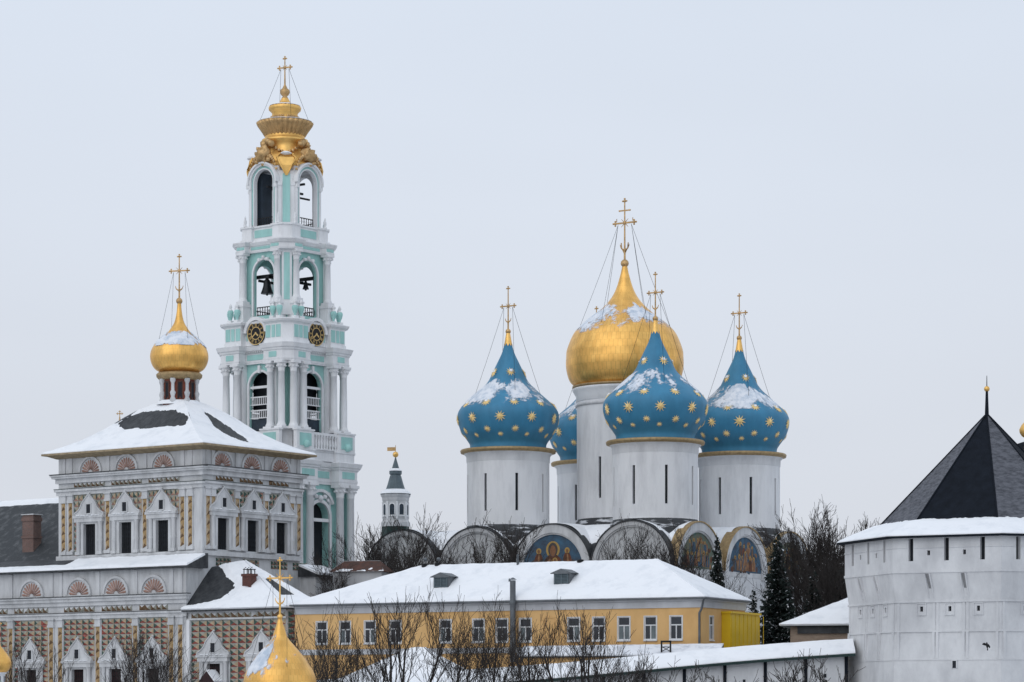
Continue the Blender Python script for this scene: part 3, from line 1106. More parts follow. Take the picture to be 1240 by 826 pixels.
for k, M in enumerate(faces()):
    p = MB(M)
    p.box(-18, 18, -47.5, -46.7, 419.5, 426)
    for s_ in (-1, 1):
        p.box(s_ * 35 - 6, s_ * 35 + 6, -60.1, -59.3, 419.5, 426)
    p.split('frieze_panel', 'mint', e2)
    dn = MB(M)
    for q in range(12):
        dn.box(-18 + 3.2 * q, -16.6 + 3.2 * q, -50, -47, 428, 430.2)
    dn.build('dentils', 'stone', e2)

# ---- clock storey
cs = mould('clock_storey', 'white', tower, 19, 47, 49, 57, [(437, 0), (441, 0), (441, -1), (460, -1), (461, 0), (462, 2), (464, 3), (465, 3), (466, 0)])
for k, M in enumerate(faces()):
    p = MB(M)
    for s_ in (-1, 1):
        for uu, ww in ((24.5, 3.5), (33, 2.5), (41, 3.5)):
            p.box(s_ * uu - ww, s_ * uu + ww, -56.7, -55.8, 443.5, 458)
    p.box(-18, -14.5, -48.6, -47.8, 443, 458)
    p.box(14.5, 18, -48.6, -47.8, 443, 458)
    p.split('wall_panel', 'mint', cs)
    a = MB(M @ T(0, -48, 0))
    arch_band(a, 14.6, 18.8, 452, -5, 3, 0, 24)
    half_disc(a, 14.7, 0, -1.2, 0, z=452, drop=12)
    a.build('clock_gable', 'white', cs)
    ck = MB(M @ T(0, -50.2, 451) @ Matrix.Rotation(pi / 2, 4, 'X'))
    ck.lathe([(13.9, -1.0), (13.9, .6), (13.2, 1.0)], 40)
    cl = ck.build('clock_face', 'clock', cs)
    rg = MB(M @ T(0, -51.2, 451))
    for (ri, ro) in ((12.9, 14.0), (6.9, 7.9)):
        n = 40
        V = []
        for i in range(n):
            a_ = 2 * pi * i / n
            V += [(ri * cos(a_), -.25, ri * sin(a_)), (ro * cos(a_), -.25, ro * sin(a_))]
        rg.add(V, [(2 * i, 2 * i + 1, (2 * i + 3) % (2 * n), (2 * i + 2) % (2 * n)) for i in range(n)])
    rg.build('clock_ring', 'clockgold', cl)
    nm = MB()
    ROM = ['XII', 'I', 'II', 'III', 'IIII', 'V', 'VI', 'VII', 'VIII', 'IX', 'X', 'XI']
    for h_, txt in enumerate(ROM):
        nm.M = M @ T(0, -51.45, 451) @ Matrix.Rotation(2 * pi * h_ / 12, 4, 'Y') @ T(0, 0, 10.1)
        ws = {'I': .75, 'V': 1.5, 'X': 1.5}
        tot = sum(ws[c_] for c_ in txt)
        x = -tot / 2
        for c_ in txt:
            if c_ == 'I':
                nm.add([(x + .2, 0, -1.8), (x + .6, 0, -1.8), (x + .6, 0, 1.8), (x + .2, 0, 1.8)], [(0, 1, 2, 3)])
            elif c_ == 'V':
                nm.add([(x + .5, 0, -1.8), (x + .95, 0, -1.8), (x + .5, 0, 1.8), (x, 0, 1.8)], [(0, 1, 2, 3)])
                nm.add([(x + .6, 0, -1.8), (x + .95, 0, -1.8), (x + 1.4, 0, 1.8), (x + 1.1, 0, 1.8)], [(0, 1, 2, 3)])
            else:
                nm.add([(x, 0, -1.8), (x + .45, 0, -1.8), (x + 1.4, 0, 1.8), (x + .95, 0, 1.8)], [(0, 1, 2, 3)])
                nm.add([(x + 1.1, -.02, -1.8), (x + 1.4, -.02, -1.8), (x + .4, -.02, 1.8), (x + .1, -.02, 1.8)], [(0, 1, 2, 3)])
            x += ws[c_]
    nm.build('numerals', 'clockgold', cl)
    for nme, ln, wd, ang_ in (('hour_hand', 5.5, 1.1, radians(128)), ('minute_hand', 8.5, .8, radians(232))):
        hd = MB(M @ T(0, -51.7 - (.2 if ln > 6 else 0), 451) @ Matrix.Rotation(ang_, 4, 'Y'))
        hd.add([(-wd, 0, -1.5), (wd, 0, -1.5), (wd * .8, 0, ln * .7), (wd * 1.4, 0, ln * .75), (0, 0, ln), (-wd * 1.4, 0, ln * .75), (-wd * .8, 0, ln * .7)], [tuple(range(7))])
        hd.build(nme, 'clockgold', cl)
    for u in (-40, -29, 29, 40):
        link('urn', URN, cs, M @ T(u, -53, 466))

# ---- tier three
t3b = MB()
for M in faces():
    t3b.M = M @ T(0, -36, 0)
    arch_wall(t3b, 36, 466, 551, 16.8, 524, 4, oz0=474)
t3 = t3b.build('third_tier', 'mint', tower)
f = MB()
f.box(-35, 35, -35, 35, 466.5, 472)
f.box(-35, 35, -35, 35, 551, 556)
f.build('floor', 'stone', t3)
C3 = column_mesh('column', 4.0, 61, 'white')
for k, M in enumerate(faces()):
    for u in (-28, 28):
        p = MB(M)
        p.box(u - 6, u + 6, -50, -36, 466, 489)
        p.box(u - 7, u + 7, -51, -36, 485, 487.5)
        p.build('pedestal', 'white', t3)
        link('column', C3, t3, M @ T(u, -44, 489))
    cp = MB(M @ RZ(pi / 4))
    cp.box(-6, 6, -53, -46, 472, 550)
    cp.build('corner_pier', 'white', t3)
    cp = MB(M @ RZ(pi / 4))
    cp.box(-3.4, 3.4, -53.6, -52.8, 490, 546)
    cp.build('corner_panel', 'mint', t3)
    a = MB(M @ T(0, -36, 0))
    arch_band(a, 16.8, 19.2, 524, -2.2, 0, 0, 20, legs=50)
    for s_ in (-1, 0, 1):
        a.ball((s_ * 7, -2.4, 543.5 - abs(s_) * 2.5), 2.6, 8, bump=.5, seed=k + s_)
    a.box(-35, -17, -1, .2, 466, 474)
    a.box(17, 35, -1, .2, 466, 474)
    a.build('arch_surround', 'white', t3)
    r_ = MB(M @ T(0, -36, 0))
    r_.box(-14, 14, 1.5, 2.3, 484, 485)
    r_.box(-14, 14, 1.5, 2.3, 474, 475)
    for q in range(8):
        r_.tube([(-14 + 4 * q, 1.9, 475), (-12 + 4 * q, 1.9, 480), (-14 + 4 * q, 1.9, 484.5)], .45, 4)
        r_.tube([(-12 + 4 * q if q < 7 else 14, 1.9, 475), (-14 + 4 * q, 1.9, 480), (-12 + 4 * q if q < 7 else 14, 1.9, 484.5)], .45, 4)
    r_.build('iron_railing', 'iron', t3)
bm = MB()
bm.box(-32, 32, -26, -22, 521, 525)
bm.box(-32, 32, 20, 24, 521, 525)
bm.box(-2, 2, -31, 31, 519.5, 523.5)
for q in (-14, 14):
    bm.box(q - 1.2, q + 1.2, -31, 31, 516, 518.9)
bm.build('bell_beam', 'bronze', t3)
e3 = mould('entablature', 'white', tower, 21, 35, 40, 48, [(550, 0), (551.5, 0), (551.5, .4), (553, .4), (553, 0), (557, 0), (558, 1.2), (560, 2.2), (561.5, 3), (562.5, 3), (563, .5)])
for M in faces():
    p = MB(M)
    p.box(-18, 18, -40.6, -39.8, 553.2, 556.6)
    for s_ in (-1, 1):
        p.box(s_ * 28 - 6, s_ * 28 + 6, -48.6, -47.8, 553.2, 556.6)
    p.split('frieze_panel', 'mint', e3)
# ---- tier four pedestal
p4 = mould('upper_pedestal', 'white', tower, 17, 32, 37, 41, [(563, 2), (566, 2), (566, 0), (579, 0), (580, 1.5), (582, 1.5)])
for k, M in enumerate(faces()):
    p = MB(M)
    p.box(-15, 15, -37.6, -36.8, 568, 577)
    p.split('wall_panel', 'mint', p4)
    for u in (-27, 27):
        link('urn', URN_S, p4, M @ T(u, -41, 582))
# ---- tier four
t4b = MB()
for k, M in enumerate(faces()):
    t4b.M = M @ T(0, -36, 0)
    arch_wall(t4b, 22.5, 580, 652, 15.2, 634, 3.5)
    t4b.M = M @ RZ(pi / 4)
    t4b.box(-10.2, 10.2, -40.9, -35, 580, 646)
t4 = t4b.build('upper_tier', 'white', tower)
f = MB()
f.box(-33, 33, -33, 33, 579.5, 582.5)
f.lathe([(34, 651), (33, 655)], 8, ph=pi / 8)
f.build('floor', 'stone', t4)
for k, M in enumerate(faces()):
    a = MB(M @ T(0, -36, 0))
    arch_band(a, 15.2, 16.6, 634, -2.2, 0, 0, 24, legs=52)
    arch_band(a, 19.2, 21.6, 634, -4, 1, 0, 24, legs=4)
    arch_band(a, 21.65, 23.8, 634, -6, 1, 0, 24, legs=2)
    for s_ in (-1, 1):
        a.box(min(s_ * 19.2, s_ * 22), max(s_ * 19.2, s_ * 22), -3, -.1, 582, 626)
        a.box(min(s_ * 18.9, s_ * 22.4), max(s_ * 18.9, s_ * 22.4), -4.2, -.1, 626, 630)
    a.build('arch_surround', 'white', t4)
    g_ = MB(M @ T(0, -36, 0))
    arch_band(g_, 16.65, 19.15, 634, -1.4, 0, 0, 24, legs=50)
    g_.build('arch_band', 'mint', t4)
    cp = MB(M @ RZ(pi / 4))
    cp.box(-4.4, 4.4, -41.6, -40.8, 584, 642)
    cp.build('corner_panel', 'mint', t4)
    cc = MB(M @ RZ(pi / 4))
    for s_ in (-1, 1):
        cc.box(min(s_ * 6, s_ * 10), max(s_ * 6, s_ * 10), -42.2, -40.8, 582, 628)
        cc.box(min(s_ * 5.4, s_ * 10.6), max(s_ * 5.4, s_ * 10.6), -43, -40.8, 628, 632)
    cc.build('corner_pilaster', 'white', t4)
    r_ = MB(M @ T(0, -36, 0))
    r_.box(-12.5, 12.5, 1.5, 2.2, 591, 592)
    r_.box(-12.5, 12.5, 1.5, 2.2, 582.5, 583.4)
    for q in range(7):
        r_.tube([(-12.3 + 4.1 * q, 1.9, 583), (-10.6 + 4.1 * q if q < 6 else 11, 1.9, 587), (-12.3 + 4.1 * q, 1.9, 591.5)], .4, 4)
        r_.tube([(-10.6 + 4.1 * q if q < 6 else 11, 1.9, 583), (-12.3 + 4.1 * q, 1.9, 587), (-10.6 + 4.1 * q if q < 6 else 11, 1.9, 591.5)], .4, 4)
    r_.build('iron_railing', 'iron', t4)
sh = MB()
sh.box(-29, -13, -26, -9, 582.5, 648)
sh.build('stair_enclosure', 'darkblue', t4)
bm = MB()
bm.box(-32, 32, -1.2, 1.2, 632, 634.5)
bm.box(-1.2, 1.2, -32, 32, 628, 630.5)
bm.box(10, 12, -32, 32, 620, 622)
bm.build('bell_beam', 'bronze', t4)
# ---- gilded crown
cr = MB()
cr.lathe([(34, 652), (36.5, 655), (33, 664), (27, 670), (24.5, 678), (24.5, 684), (28, 687), (28, 689.5), (24, 691), (24, 695)], 48,
         rf=lambda a, z: 1 + .05 * cos(8 * a) * (1 if z < 680 else 0))
crown = cr.build('gilded_crown', 'gold', tower)
ds = MB()
nfl = 32
ds.lathe([(24, 694), (27, 699), (32.5, 707), (34, 710.5), (32, 711), (20, 708)], nfl * 6, rf=lambda a, z: 1 + .028 * cos(nfl * a))
ds.build('fluted_basket', 'goldold', crown)
cy = MB()
cy.lathe([(17, 708), (16, 712), (15.5, 722), (17, 724), (19, 726), (19.5, 729), (18, 731.5), (15, 732), (8, 734), (6, 737), (4.5, 740), (3.2, 742)], 48,
         rf=lambda a, z: 1 + .02 * cos(20 * a) * (1 if z > 724 else 0))
cy.build('lantern', 'gold', crown)
vz = MB()
vz.lathe([(3, 740), (4.2, 741), (2.6, 743), (4.8, 745), (6, 748), (5.4, 751), (3, 753), (2.2, 755), (1.2, 757)], 20)
vz.build('orb', 'goldold', crown)
sn = MB()
sn.lathe([(17, 709.5), (24, 710.5), (31.5, 711.3), (33, 711.6), (31, 712.4), (24, 712.8), (17.2, 712.6)], 60, caps=(False, False), rf=lambda a, z: 1 + .02 * sin(5 * a) * sin(3 * a))
sn.lathe([(10, 733.2), (14, 733), (18, 732), (18.6, 731.2)], 40, caps=(True, False))
sn.build('snow', 'snow', crown)
for k, M in enumerate(faces()):
    rnd = random.Random(k)
    ct = MB(M)
    ct.ball((0, -38, 666), 9, 20, bump=.55, seed=k * 3 + 1)
    for q in range(26):
        a_ = rnd.uniform(0, 2 * pi)
        rr = rnd.uniform(3, 11)
        ct.ball((rr * cos(a_) * 1.1, -41 + rnd.uniform(-2, 3), 665 + rr * sin(a_)), rnd.uniform(1.6, 3.4), 8, bump=.5, seed=q)
    for s_ in (-1, 1):
        for q in range(7):
            ct.ball((s_ * (9 + q * 2.2), -39, 664 - q * q * .45), 2.6 - q * .15, 8, bump=.5, seed=q + 5)
    ct.build('cartouche', 'goldold', crown)
    an = MB(M)
    an.ball((0, -28, 683), 5.5, 14, bump=.4, seed=k)
    an.ball((-6, -31, 681), 4.2, 12, bump=.5, seed=k + 7)
    an.ball((6, -31, 681), 4.2, 12, bump=.5, seed=k + 9)
    an.build('cherub_relief', 'goldold', crown)
    lf = MB(M @ RZ(pi / 4))
    lf.loft([[(-1.5, -43, 640), (1.5, -43, 640), (1.2, -40, 640), (-1.2, -40, 640)], [(-6, -44, 652), (6, -44, 652), (6, -38, 652), (-6, -38, 652)],
             [(-10, -41, 662), (10, -41, 662), (8, -34, 662), (-8, -34, 662)], [(-9, -36, 668), (9, -36, 668), (7, -30, 668), (-7, -30, 668)]])
    for s_ in (-1, 1):
        lf.tube([(s_ * 2, -44, 642), (s_ * 7, -45, 652), (s_ * 11, -42, 661), (s_ * 7, -39, 666)], [.6, 1.3, 1.6, 1], 6)
    lf.build('acanthus_leaf', 'gold', crown)
    gb_ = MB(M)
    for q in range(9):
        a_ = -.62 + 1.24 * q / 8
        gb_.ball((26.5 * sin(a_), -26.5 * cos(a_), 676 - 4 * cos(q * pi / 4)), 2.2, 8, bump=.5, seed=q)
        gb_.ball((16.5 * sin(a_), -16.5 * cos(a_), 717), 1.5, 6, bump=.4, seed=q)
    gb_.build('garland', 'goldold', crown, 'stuff')
    ss = MB(M @ RZ(pi / 4))
    ss.ball((0, -38.5, 667), 6.5, 14, sz=.35, bump=.4, seed=k)
    ss.build('snow', 'snow', crown)
cross(crown, (0, 0), 756, 792, 778, 9, 1.6, crescent=False, chains=(31, 712, 4), ang=.2)


def bell(px_local, r, h, z, label, grp=None):
    bl = bpy.data.objects.new('bell', None)
    COL.objects.link(bl)
    M = Matrix.Translation(tower.location) @ RZ(-TA) @ Matrix.Scale(400 / F, 4)
    bl.matrix_world = Matrix.Translation(M @ Vector((px_local[0], px_local[1], z))) @ RZ(-TA) @ Matrix.Scale(400 / F, 4)
    tag(bl, label, 'bell', grp)
    b_ = MB()
    b_.lathe([(r, -h), (r * .98, -h * .93), (r * .8, -h * .75), (r * .62, -h * .5), (r * .55, -h * .25), (r * .42, -h * .12), (r * .2, -h * .04), (.2, -h * .02)], 24)
    b_.build('bell_body', 'bronze', bl)
    y_ = MB()
    y_.box(-r * .3, r * .3, -.6, .6, -h * .06, .6)
    y_.tube([(0, 0, -h * .5), (0, 0, -h * 1.06)], .6, 6)
    y_.ball((0, 0, -h * 1.06), 1.3, 8)
    y_.build('yoke_and_clapper', 'iron', bl)


bell((-7, -24), 7.6, 19, 520.9, 'bronze bell hanging alone in the open arch above the clock')
bell((14, 22), 4.0, 10, 520.9, 'small bronze bell at the back of the arcade above the clock')
bell((33, -2), 5.0, 16, 425.8, 'large dark bell hanging in the balconied tier below the clock')


# ------------------------------------------------------------------ refectory church
RA = radians(36)
ref = root('refectory_church', 245, 345, RA, 'ornate refectory church with painted facets, shell gables and one gold dome', 'church')
rf = Frame(245, 345, RA)
UL, UW = rf.x_at(71), rf.y_at(363)
GY = -29.0                       # front plane of the lower gallery
GX0 = -345.0                     # left end of the gallery, beyond the frame


def facet_field(M, u0, u1, z0, z1, pw, ph_, mats, skip=None, d=1.5):
    """field of pyramid blocks filling a wall panel; too small to pick apart: one mesh of kind stuff"""
    b = MB(M)
    rq = random.Random(int(u0 * 7 + z0 * 3))
    nu_ = max(1, round((u1 - u0) / pw))
    nz_ = max(1, round((z1 - z0) / ph_))
    w_, h_ = (u1 - u0) / nu_, (z1 - z0) / nz_
    for j in range(nz_):
        for i in range(nu_):
            x, z = u0 + i * w_, z0 + j * h_
            if skip and skip(x + w_ / 2, z + h_ / 2):
                continue
            g = .14
            V = [(x + g, -.3, z + g), (x + w_ - g, -.3, z + g), (x + w_ - g, -.3, z + h_ - g), (x + g, -.3, z + h_ - g),
                 (x + w_ * (.55 + rq.uniform(-.08, .08)), -.3 - d * rq.uniform(.8, 1.15), z + h_ * (.45 + rq.uniform(-.07, .07)))]
            q_ = [0, 1, 2, 3]
            if rq.random() < .14:          # faded or repainted blocks
                q_[rq.randrange(4)] = rq.randrange(4)
            for e_, fc_ in enumerate(((0, 1, 4), (1, 2, 4), (2, 3, 4), (3, 0, 4))):
                b.add(V, [fc_], q_[e_])
    return b


def pilaster(par, M, u, hw, z0, z1, diag=True):
    b = MB(M)
    b.box(u - hw - 1.2, u + hw + 1.2, -1.2, .4, z0, z1)
    b.box(u - hw - 2, u + hw + 2, -2.6, .4, z1, z1 + 3)
    b.box(u - hw - 1.2, u + hw + 1.2, -2, .4, z1 + 3, z1 + 9)
    b.box(u - hw - 2.4, u + hw + 2.4, -3.2, .4, z1 + 9, z1 + 11)
    b.box(u - hw - 2.2, u + hw + 2.2, -3, .4, z0 - 4, z0)
    o = b.build('pilaster', 'stone', par)
    f_ = MB(M)
    n_ = max(1, round((z1 - z0) / 11))
    h_ = (z1 - z0) / n_
    for k in range(n_):
        z = z0 + k * h_
        V = [(u - hw, -1.3, z), (u + hw, -1.3, z + h_ * .28), (u + hw, -1.3, z + h_ * 1.28 if k < n_ - 1 else z1), (u - hw, -1.3, z + h_), (u + hw * .2, -2.6, z + h_ * .6)]
        f_.add(V, [(0, 1, 4)], 1)
        f_.add(V, [(1, 2, 4), (2, 3, 4)], 0)
        f_.add(V, [(3, 0, 4)], 2)
    f_.build('facets', ['fo', 'fb', 'fy'], o, 'stuff')


def surround_mesh():
    b = MB()
    for s_ in (-1, 1):
        a_ = lambda p, q: (min(s_ * p, s_ * q), max(s_ * p, s_ * q))
        x0, x1 = a_(13.5, 19.5)
        b.box(x0 - .5, x1 + .5, -5.5, 0, 0, 4)
        b.lathe([(2.5, 4), (2.5, 16), (3.1, 18), (2.5, 20), (2.5, 38), (3.2, 41)], 10, c=(s_ * 16.5, -2.6))
        x0, x1 = a_(9, 13)
        b.box(x0, x1, -3, 0, 0, 41)
    b.box(-9, 9, -2.9, 0, 38.5, 41)
    b.box(-21, 21, -5.6, 0, 41, 46)
    b.box(-22.5, 22.5, -6.6, 0, 46, 49)
    half = [(22, 49), (21.5, 52), (17, 54.5), (12.5, 59), (10, 65), (8.5, 66.5), (6.5, 69), (2.5, 73), (0, 77)]
    outl = [(-x, z) for x, z in half] + [(x, z) for x, z in half[-2::-1]]
    b.prism(outl, -4.2, 0)
    # raised edge of the pediment
    for (x0, z0), (x1, z1) in zip(outl, outl[1:]):
        b.tube([(x0, -4.4, z0), (x1, -4.4, z1)], 1.0, 5)
    b.box(-4.5, 4.5, -5.4, -4.1, 50.5, 51.8)
    b.box(-4.5, 4.5, -5.2, -4.1, 63, 64.2)
    b.box(-4.5, -3.2, -5.0, -4.1, 51.8, 63)
    b.box(3.2, 4.5, -5.0, -4.1, 51.8, 63)
    b.ball((0, -2.2, 78), 1.6, 8)
    b.v = [Vector((p.x * 1.14, p.y, p.z)) for p in b.v]
    return b.mesh('window_surround', 'stone')


SURR = surround_mesh()
PANE = MB().box(-10.2, 10.2, 2.0, 2.6, 0, 38.5).mesh('window_pane', 'dark')
PANER = MB().box(-10.2, 10.2, 2.0, 2.6, 0, 38.5).mesh('window_pane', 'redwin')
SMALLP = MB().box(-3.2, 3.2, -4.5, -4.0, 51.8, 63).mesh('attic_pane', 'dark')
LEDGE = MB()
for q in range(5):
    LEDGE.ball((-16 + 8 * q, -5, 49.1), 3.6, 8, sz=.25, bump=.4, seed=q)
LEDGE = LEDGE.mesh('snow', 'snow')


def grille_mesh():
    b = MB()
    for x in (-5.4, -1.8, 1.8, 5.4):
        b.box(x - .3, x + .3, .2, .7, 0, 38)
    for z in (6, 12, 18, 24, 30, 36):
        b.box(-9, 9, .9, 1.4, z - .3, z + .3)
    return b.mesh('grille', 'iron')


GRILLE = grille_mesh()


def ornate_window(par, M, u, z, pane=PANE):
    o = link('window_surround', SURR, par, M @ T(u, 0, z))
    link('window_pane', pane, o)
    link('attic_pane', SMALLP, o)
    link('grille', GRILLE, o)
    link('snow', LEDGE, o)


def shell_mesh(r):
    b = MB()
    n = 11
    for i in range(n):
        t = pi * (i + .5) / n
        w_ = pi / n * .40
        V = []
        for rr, ww in ((r * .22, w_ * .55), (r * .6, w_), (r * .9, w_ * 1.0), (r, w_ * .4)):
            V += [(-rr * cos(t - ww), -.5, rr * sin(t - ww)), (-rr * cos(t), -1.3, rr * sin(t)), (-rr * cos(t + ww), -.5, rr * sin(t + ww))]
        Fc = []
        for k in range(3):
            a = 3 * k
            Fc += [(a, a + 1, a + 4, a + 3), (a + 1, a + 2, a + 5, a + 4)]
        b.add(V, Fc, 0)
    return b.mesh('shell_petals', 'shell')


def kokoshnik_mesh(r):
    b = MB()
    arch_band(b, r * 1.12, r * 1.3, 0, -2.2, 0, 0, 24)
    half_disc(b, r * 1.13, 0, -.4, 0, z=0)
    b.box(-r * 1.3, r * 1.3, -1.8, 0, -1.6, .0)
    return b.mesh('shell_gable', 'stone')


KOK, SHL = kokoshnik_mesh(14), shell_mesh(14)


def shell(par, M, u, z, s_=1.0):
    o = link('shell_gable', KOK, par, M @ T(u, 0, z) @ Matrix.Scale(s_, 4))
    link('shell_petals', SHL, o)


# -- upper church
holes_f = [(rf.x_at(px) - 10.2, rf.x_at(px) + 10.2, 194, 232.5) for px in (110, 153.5, 198)]
holes_s = [(rf.y_at(px) - 10.2, rf.y_at(px) + 10.2, 196, 234.5) for px in (268.5, 304.5, 339.5)]
b = MB()
wall_holes(b, UL, 0, 0, 321, holes_f, 3)
b.M = SIDE
wall_holes(b, 0, UW, 0, 321, holes_s, 3)
b.M = Matrix.Identity(4)
b.add([(UL, 0, 0), (UL, UW, 0), (UL, UW, 321), (UL, 0, 321), (0, UW, 0), (0, UW, 321), (0, 0, 321)], [(0, 1, 2, 3), (1, 4, 5, 2), (3, 2, 5, 6)])
uw = b.build('upper_wall', 'stone', ref)
for (M, u0, u1, wins, pils, zw) in ((FRONT, UL, 0, [(h[0] + h[1]) / 2 for h in holes_f], [rf.x_at(px) for px in (77.5, 86, 131, 176, 221.5, 231)], 194),
                                    (SIDE, 0, UW, [(h[0] + h[1]) / 2 for h in holes_s], [rf.y_at(px) for px in (251, 257.5, 286.5, 322, 353, 361)], 196)):
    zo = zw - 194
    # cornices
    for nm, lv, mt in (('cornice', [(285, 295, 3.0), (291, 293.5, 6.5), (293.5, 295.5, 8.0)], 'stone'), ('cornice_flashing', [(295.5, 296.6, 8.6)], 'roofdark'),
                       ('string_course', [(274.5, 277.5, 4.2), (270, 274.5, 2.2)], 'stone'), ('string_flashing', [(277.5, 278.2, 4.6)], 'green')):
        c_ = MB(M)
        for z0, z1, dd in lv:
            c_.box(u0 - (dd if M is FRONT else -0.2), u1 + (dd if M is FRONT else dd * .98), -dd, .3, z0 + zo * .5, z1 + zo * .5)
        c_.build(nm, mt, uw)
    # base course
    c_ = MB(M)
    c_.box(u0 - 1, u1 + (4 if M is FRONT else 1), -3.8 if M is FRONT else -4.1, .3, 188, 193.5)
    c_.build('base_course', 'stone', uw)
    for u in pils:
        pilaster(uw, M, u, 3.3, 199 + zo * .3, 260)
    for u in wins:
        ornate_window(uw, M, u, zw)
        shell(uw, M, u, 297.5 + zo * .5, 1.08)
    # lesenes in the shell storey
    for u in pils:
        l_ = MB(M)
        l_.box(u - 3, u + 3, -1.5, .3, 297, 319)
        l_.build('lesene', 'stone', uw)
    # row of sunk blocks and facet fields between the pilasters
    bays = sorted(pils)
    for w_ in wins:
        le = max(p_ for p_ in bays if p_ < w_) + 5.5
        ri = min(p_ for p_ in bays if p_ > w_) - 5.5
        f1 = facet_field(M, le, ri, 279.3 + zo * .5, 285 + zo * .5, 7.2, 6, ['fb', 'fp', 'stone', 'fb'])
        f1.build('block_row', ['fb', 'fp', 'stone', 'fb'], uw, 'stuff')

        def inside(x, z, w_=w_):
            dx = abs(x - w_)
            return (dx < 23 and z < zw + 49) or (dx < 8 and z < zw + 66) or (dx < 13 and z < zw + 56)
        f2 = facet_field(M, le, ri, zw - 1, 270, 7.6, 7.6, None, inside)
        f2.build('facet_blocks', ['fpink', 'fy', 'fp', 'fg'], uw, 'stuff')
# corner shaft
b = MB()
b.box(-4.5, .9, -.9, 4.5, 193.6, 270)
b.build('corner_shaft', 'stone', uw)

# -- bell-shaped hipped roof
RC = (UL / 2, UW / 2)
OV = 15.0
RPROF = [(1.0, 322.0), (.93, 325), (.85, 329), (.71, 338), (.55, 351), (.41, 366), (.30, 376), (.17, 385.5), (.08, 389)]


def rz(t):
    for (t1, z1), (t0, z0) in zip(RPROF, RPROF[1:]):
        if t0 <= t <= t1:
            k = (t - t0) / (t1 - t0)
            return z0 + (z1 - z0) * k
    return RPROF[-1][1]


HX, HY = -UL / 2 + OV, UW / 2 + OV


def rp(k, u, t, off=0.0):
    """point on roof face k (0 front, 1 right, 2 back, 3 left), u in -1..1, t 1 at the eave"""
    z = rz(t)
    dz = (rz(max(t - .02, .08)) - rz(min(t + .02, 1))) / .04
    if k in (0, 2):
        s_ = -1 if k == 0 else 1
        x, y = RC[0] - s_ * u * HX * t, RC[1] + s_ * HY * t
        n = Vector((0, s_ * dz, HY)).normalized()
    else:
        s_ = 1 if k == 1 else -1
        x, y = RC[0] + s_ * HX * t, RC[1] + s_ * u * HY * t
        n = Vector((s_ * dz, 0, HX)).normalized()
    return Vector((x, y, z)) + n * off


b = MB()
for k in range(4):
    V, Fc = [], []
    nt_, nu_ = 28, 12
    for j in range(nt_ + 1):
        t = 1 - .92 * j / nt_
        for i in range(nu_ + 1):
            V.append(rp(k, -1 + 2 * i / nu_, t))
    Fc = [(j * (nu_ + 1) + i, j * (nu_ + 1) + i + 1, (j + 1) * (nu_ + 1) + i + 1, (j + 1) * (nu_ + 1) + i) for j in range(nt_) for i in range(nu_)]
    b.add(V, Fc, 0, True)
roof = b.build('roof', 'roofdark', ref)
e = MB()
ring = lambda o_, z: [(RC[0] - HX - o_, RC[1] - HY - o_, z), (RC[0] + HX + o_, RC[1] - HY - o_, z), (RC[0] + HX + o_, RC[1] + HY + o_, z), (RC[0] - HX - o_, RC[1] + HY + o_, z)]
e.loft([ring(-OV + 2, 316), ring(-4, 319.5), ring(.4, 319.8), ring(.4, 322.2), ring(-1, 322.3)], 0, (True, False))
e.build('eave_board', 'eave', roof)
for k in range(4):
    def th(u, t):
        if k == 0:
            # long bare streak where the snow slid off
            m_ = ((u + .04) / .99) ** 4 + ((t - .43 - .03 * u) / .12) ** 2
            wob = .9 * fn(u * 3, t * 9, 1.3) + .35 * fn(u * 12, t * 30, 2.3)
            d_ = (m_ + wob - 1) * 2.2
        elif k == 1:
            cu = .0 + (t - .55) * .25
            m_ = ((u - cu) / .26) ** 2 + ((t - .56) / .22) ** 2
            d_ = (m_ + 1.0 * fn(u * 4, t * 8, 4.4) + .4 * fn(u * 14, t * 25, 1.4) - 1) * 2.0
        else:
            d_ = 1
        e_ = min(1, (1 - t) / .03 + .45)
        return max(-.4, min(1, d_)) * e_
    V = []
    nt_, nu_ = 70, 70
    for j in range(nt_ + 1):
        t = 1 - .92 * j / nt_
        for i in range(nu_ + 1):
            u = -1 + 2 * i / nu_
            q_ = rp(k, u, t)
            tt = th(u, t)
            V.append(q_ + Vector((0, 0, 2.4 * tt * (1 + .3 * fn(q_.x * .02, q_.y * .02, 1)) + (.6 * fn(q_.x * .08, q_.y * .08, 5) if tt > .3 else 0))))
    b = MB()
    b.add(V, [(j * (nu_ + 1) + i, j * (nu_ + 1) + i + 1, (j + 1) * (nu_ + 1) + i + 1, (j + 1) * (nu_ + 1) + i) for j in range(nt_) for i in range(nu_)], 0, True)
    V2 = [V[i] for i in range(nu_ + 1)] + [rp(k, -1 + 2 * i / nu_, 1.0, -.2) for i in range(nu_ + 1)]
    b.add(V2, [(i, i + 1, nu_ + 2 + i, nu_ + 1 + i) for i in range(nu_)])
    b.build('snow', 'snow', roof)

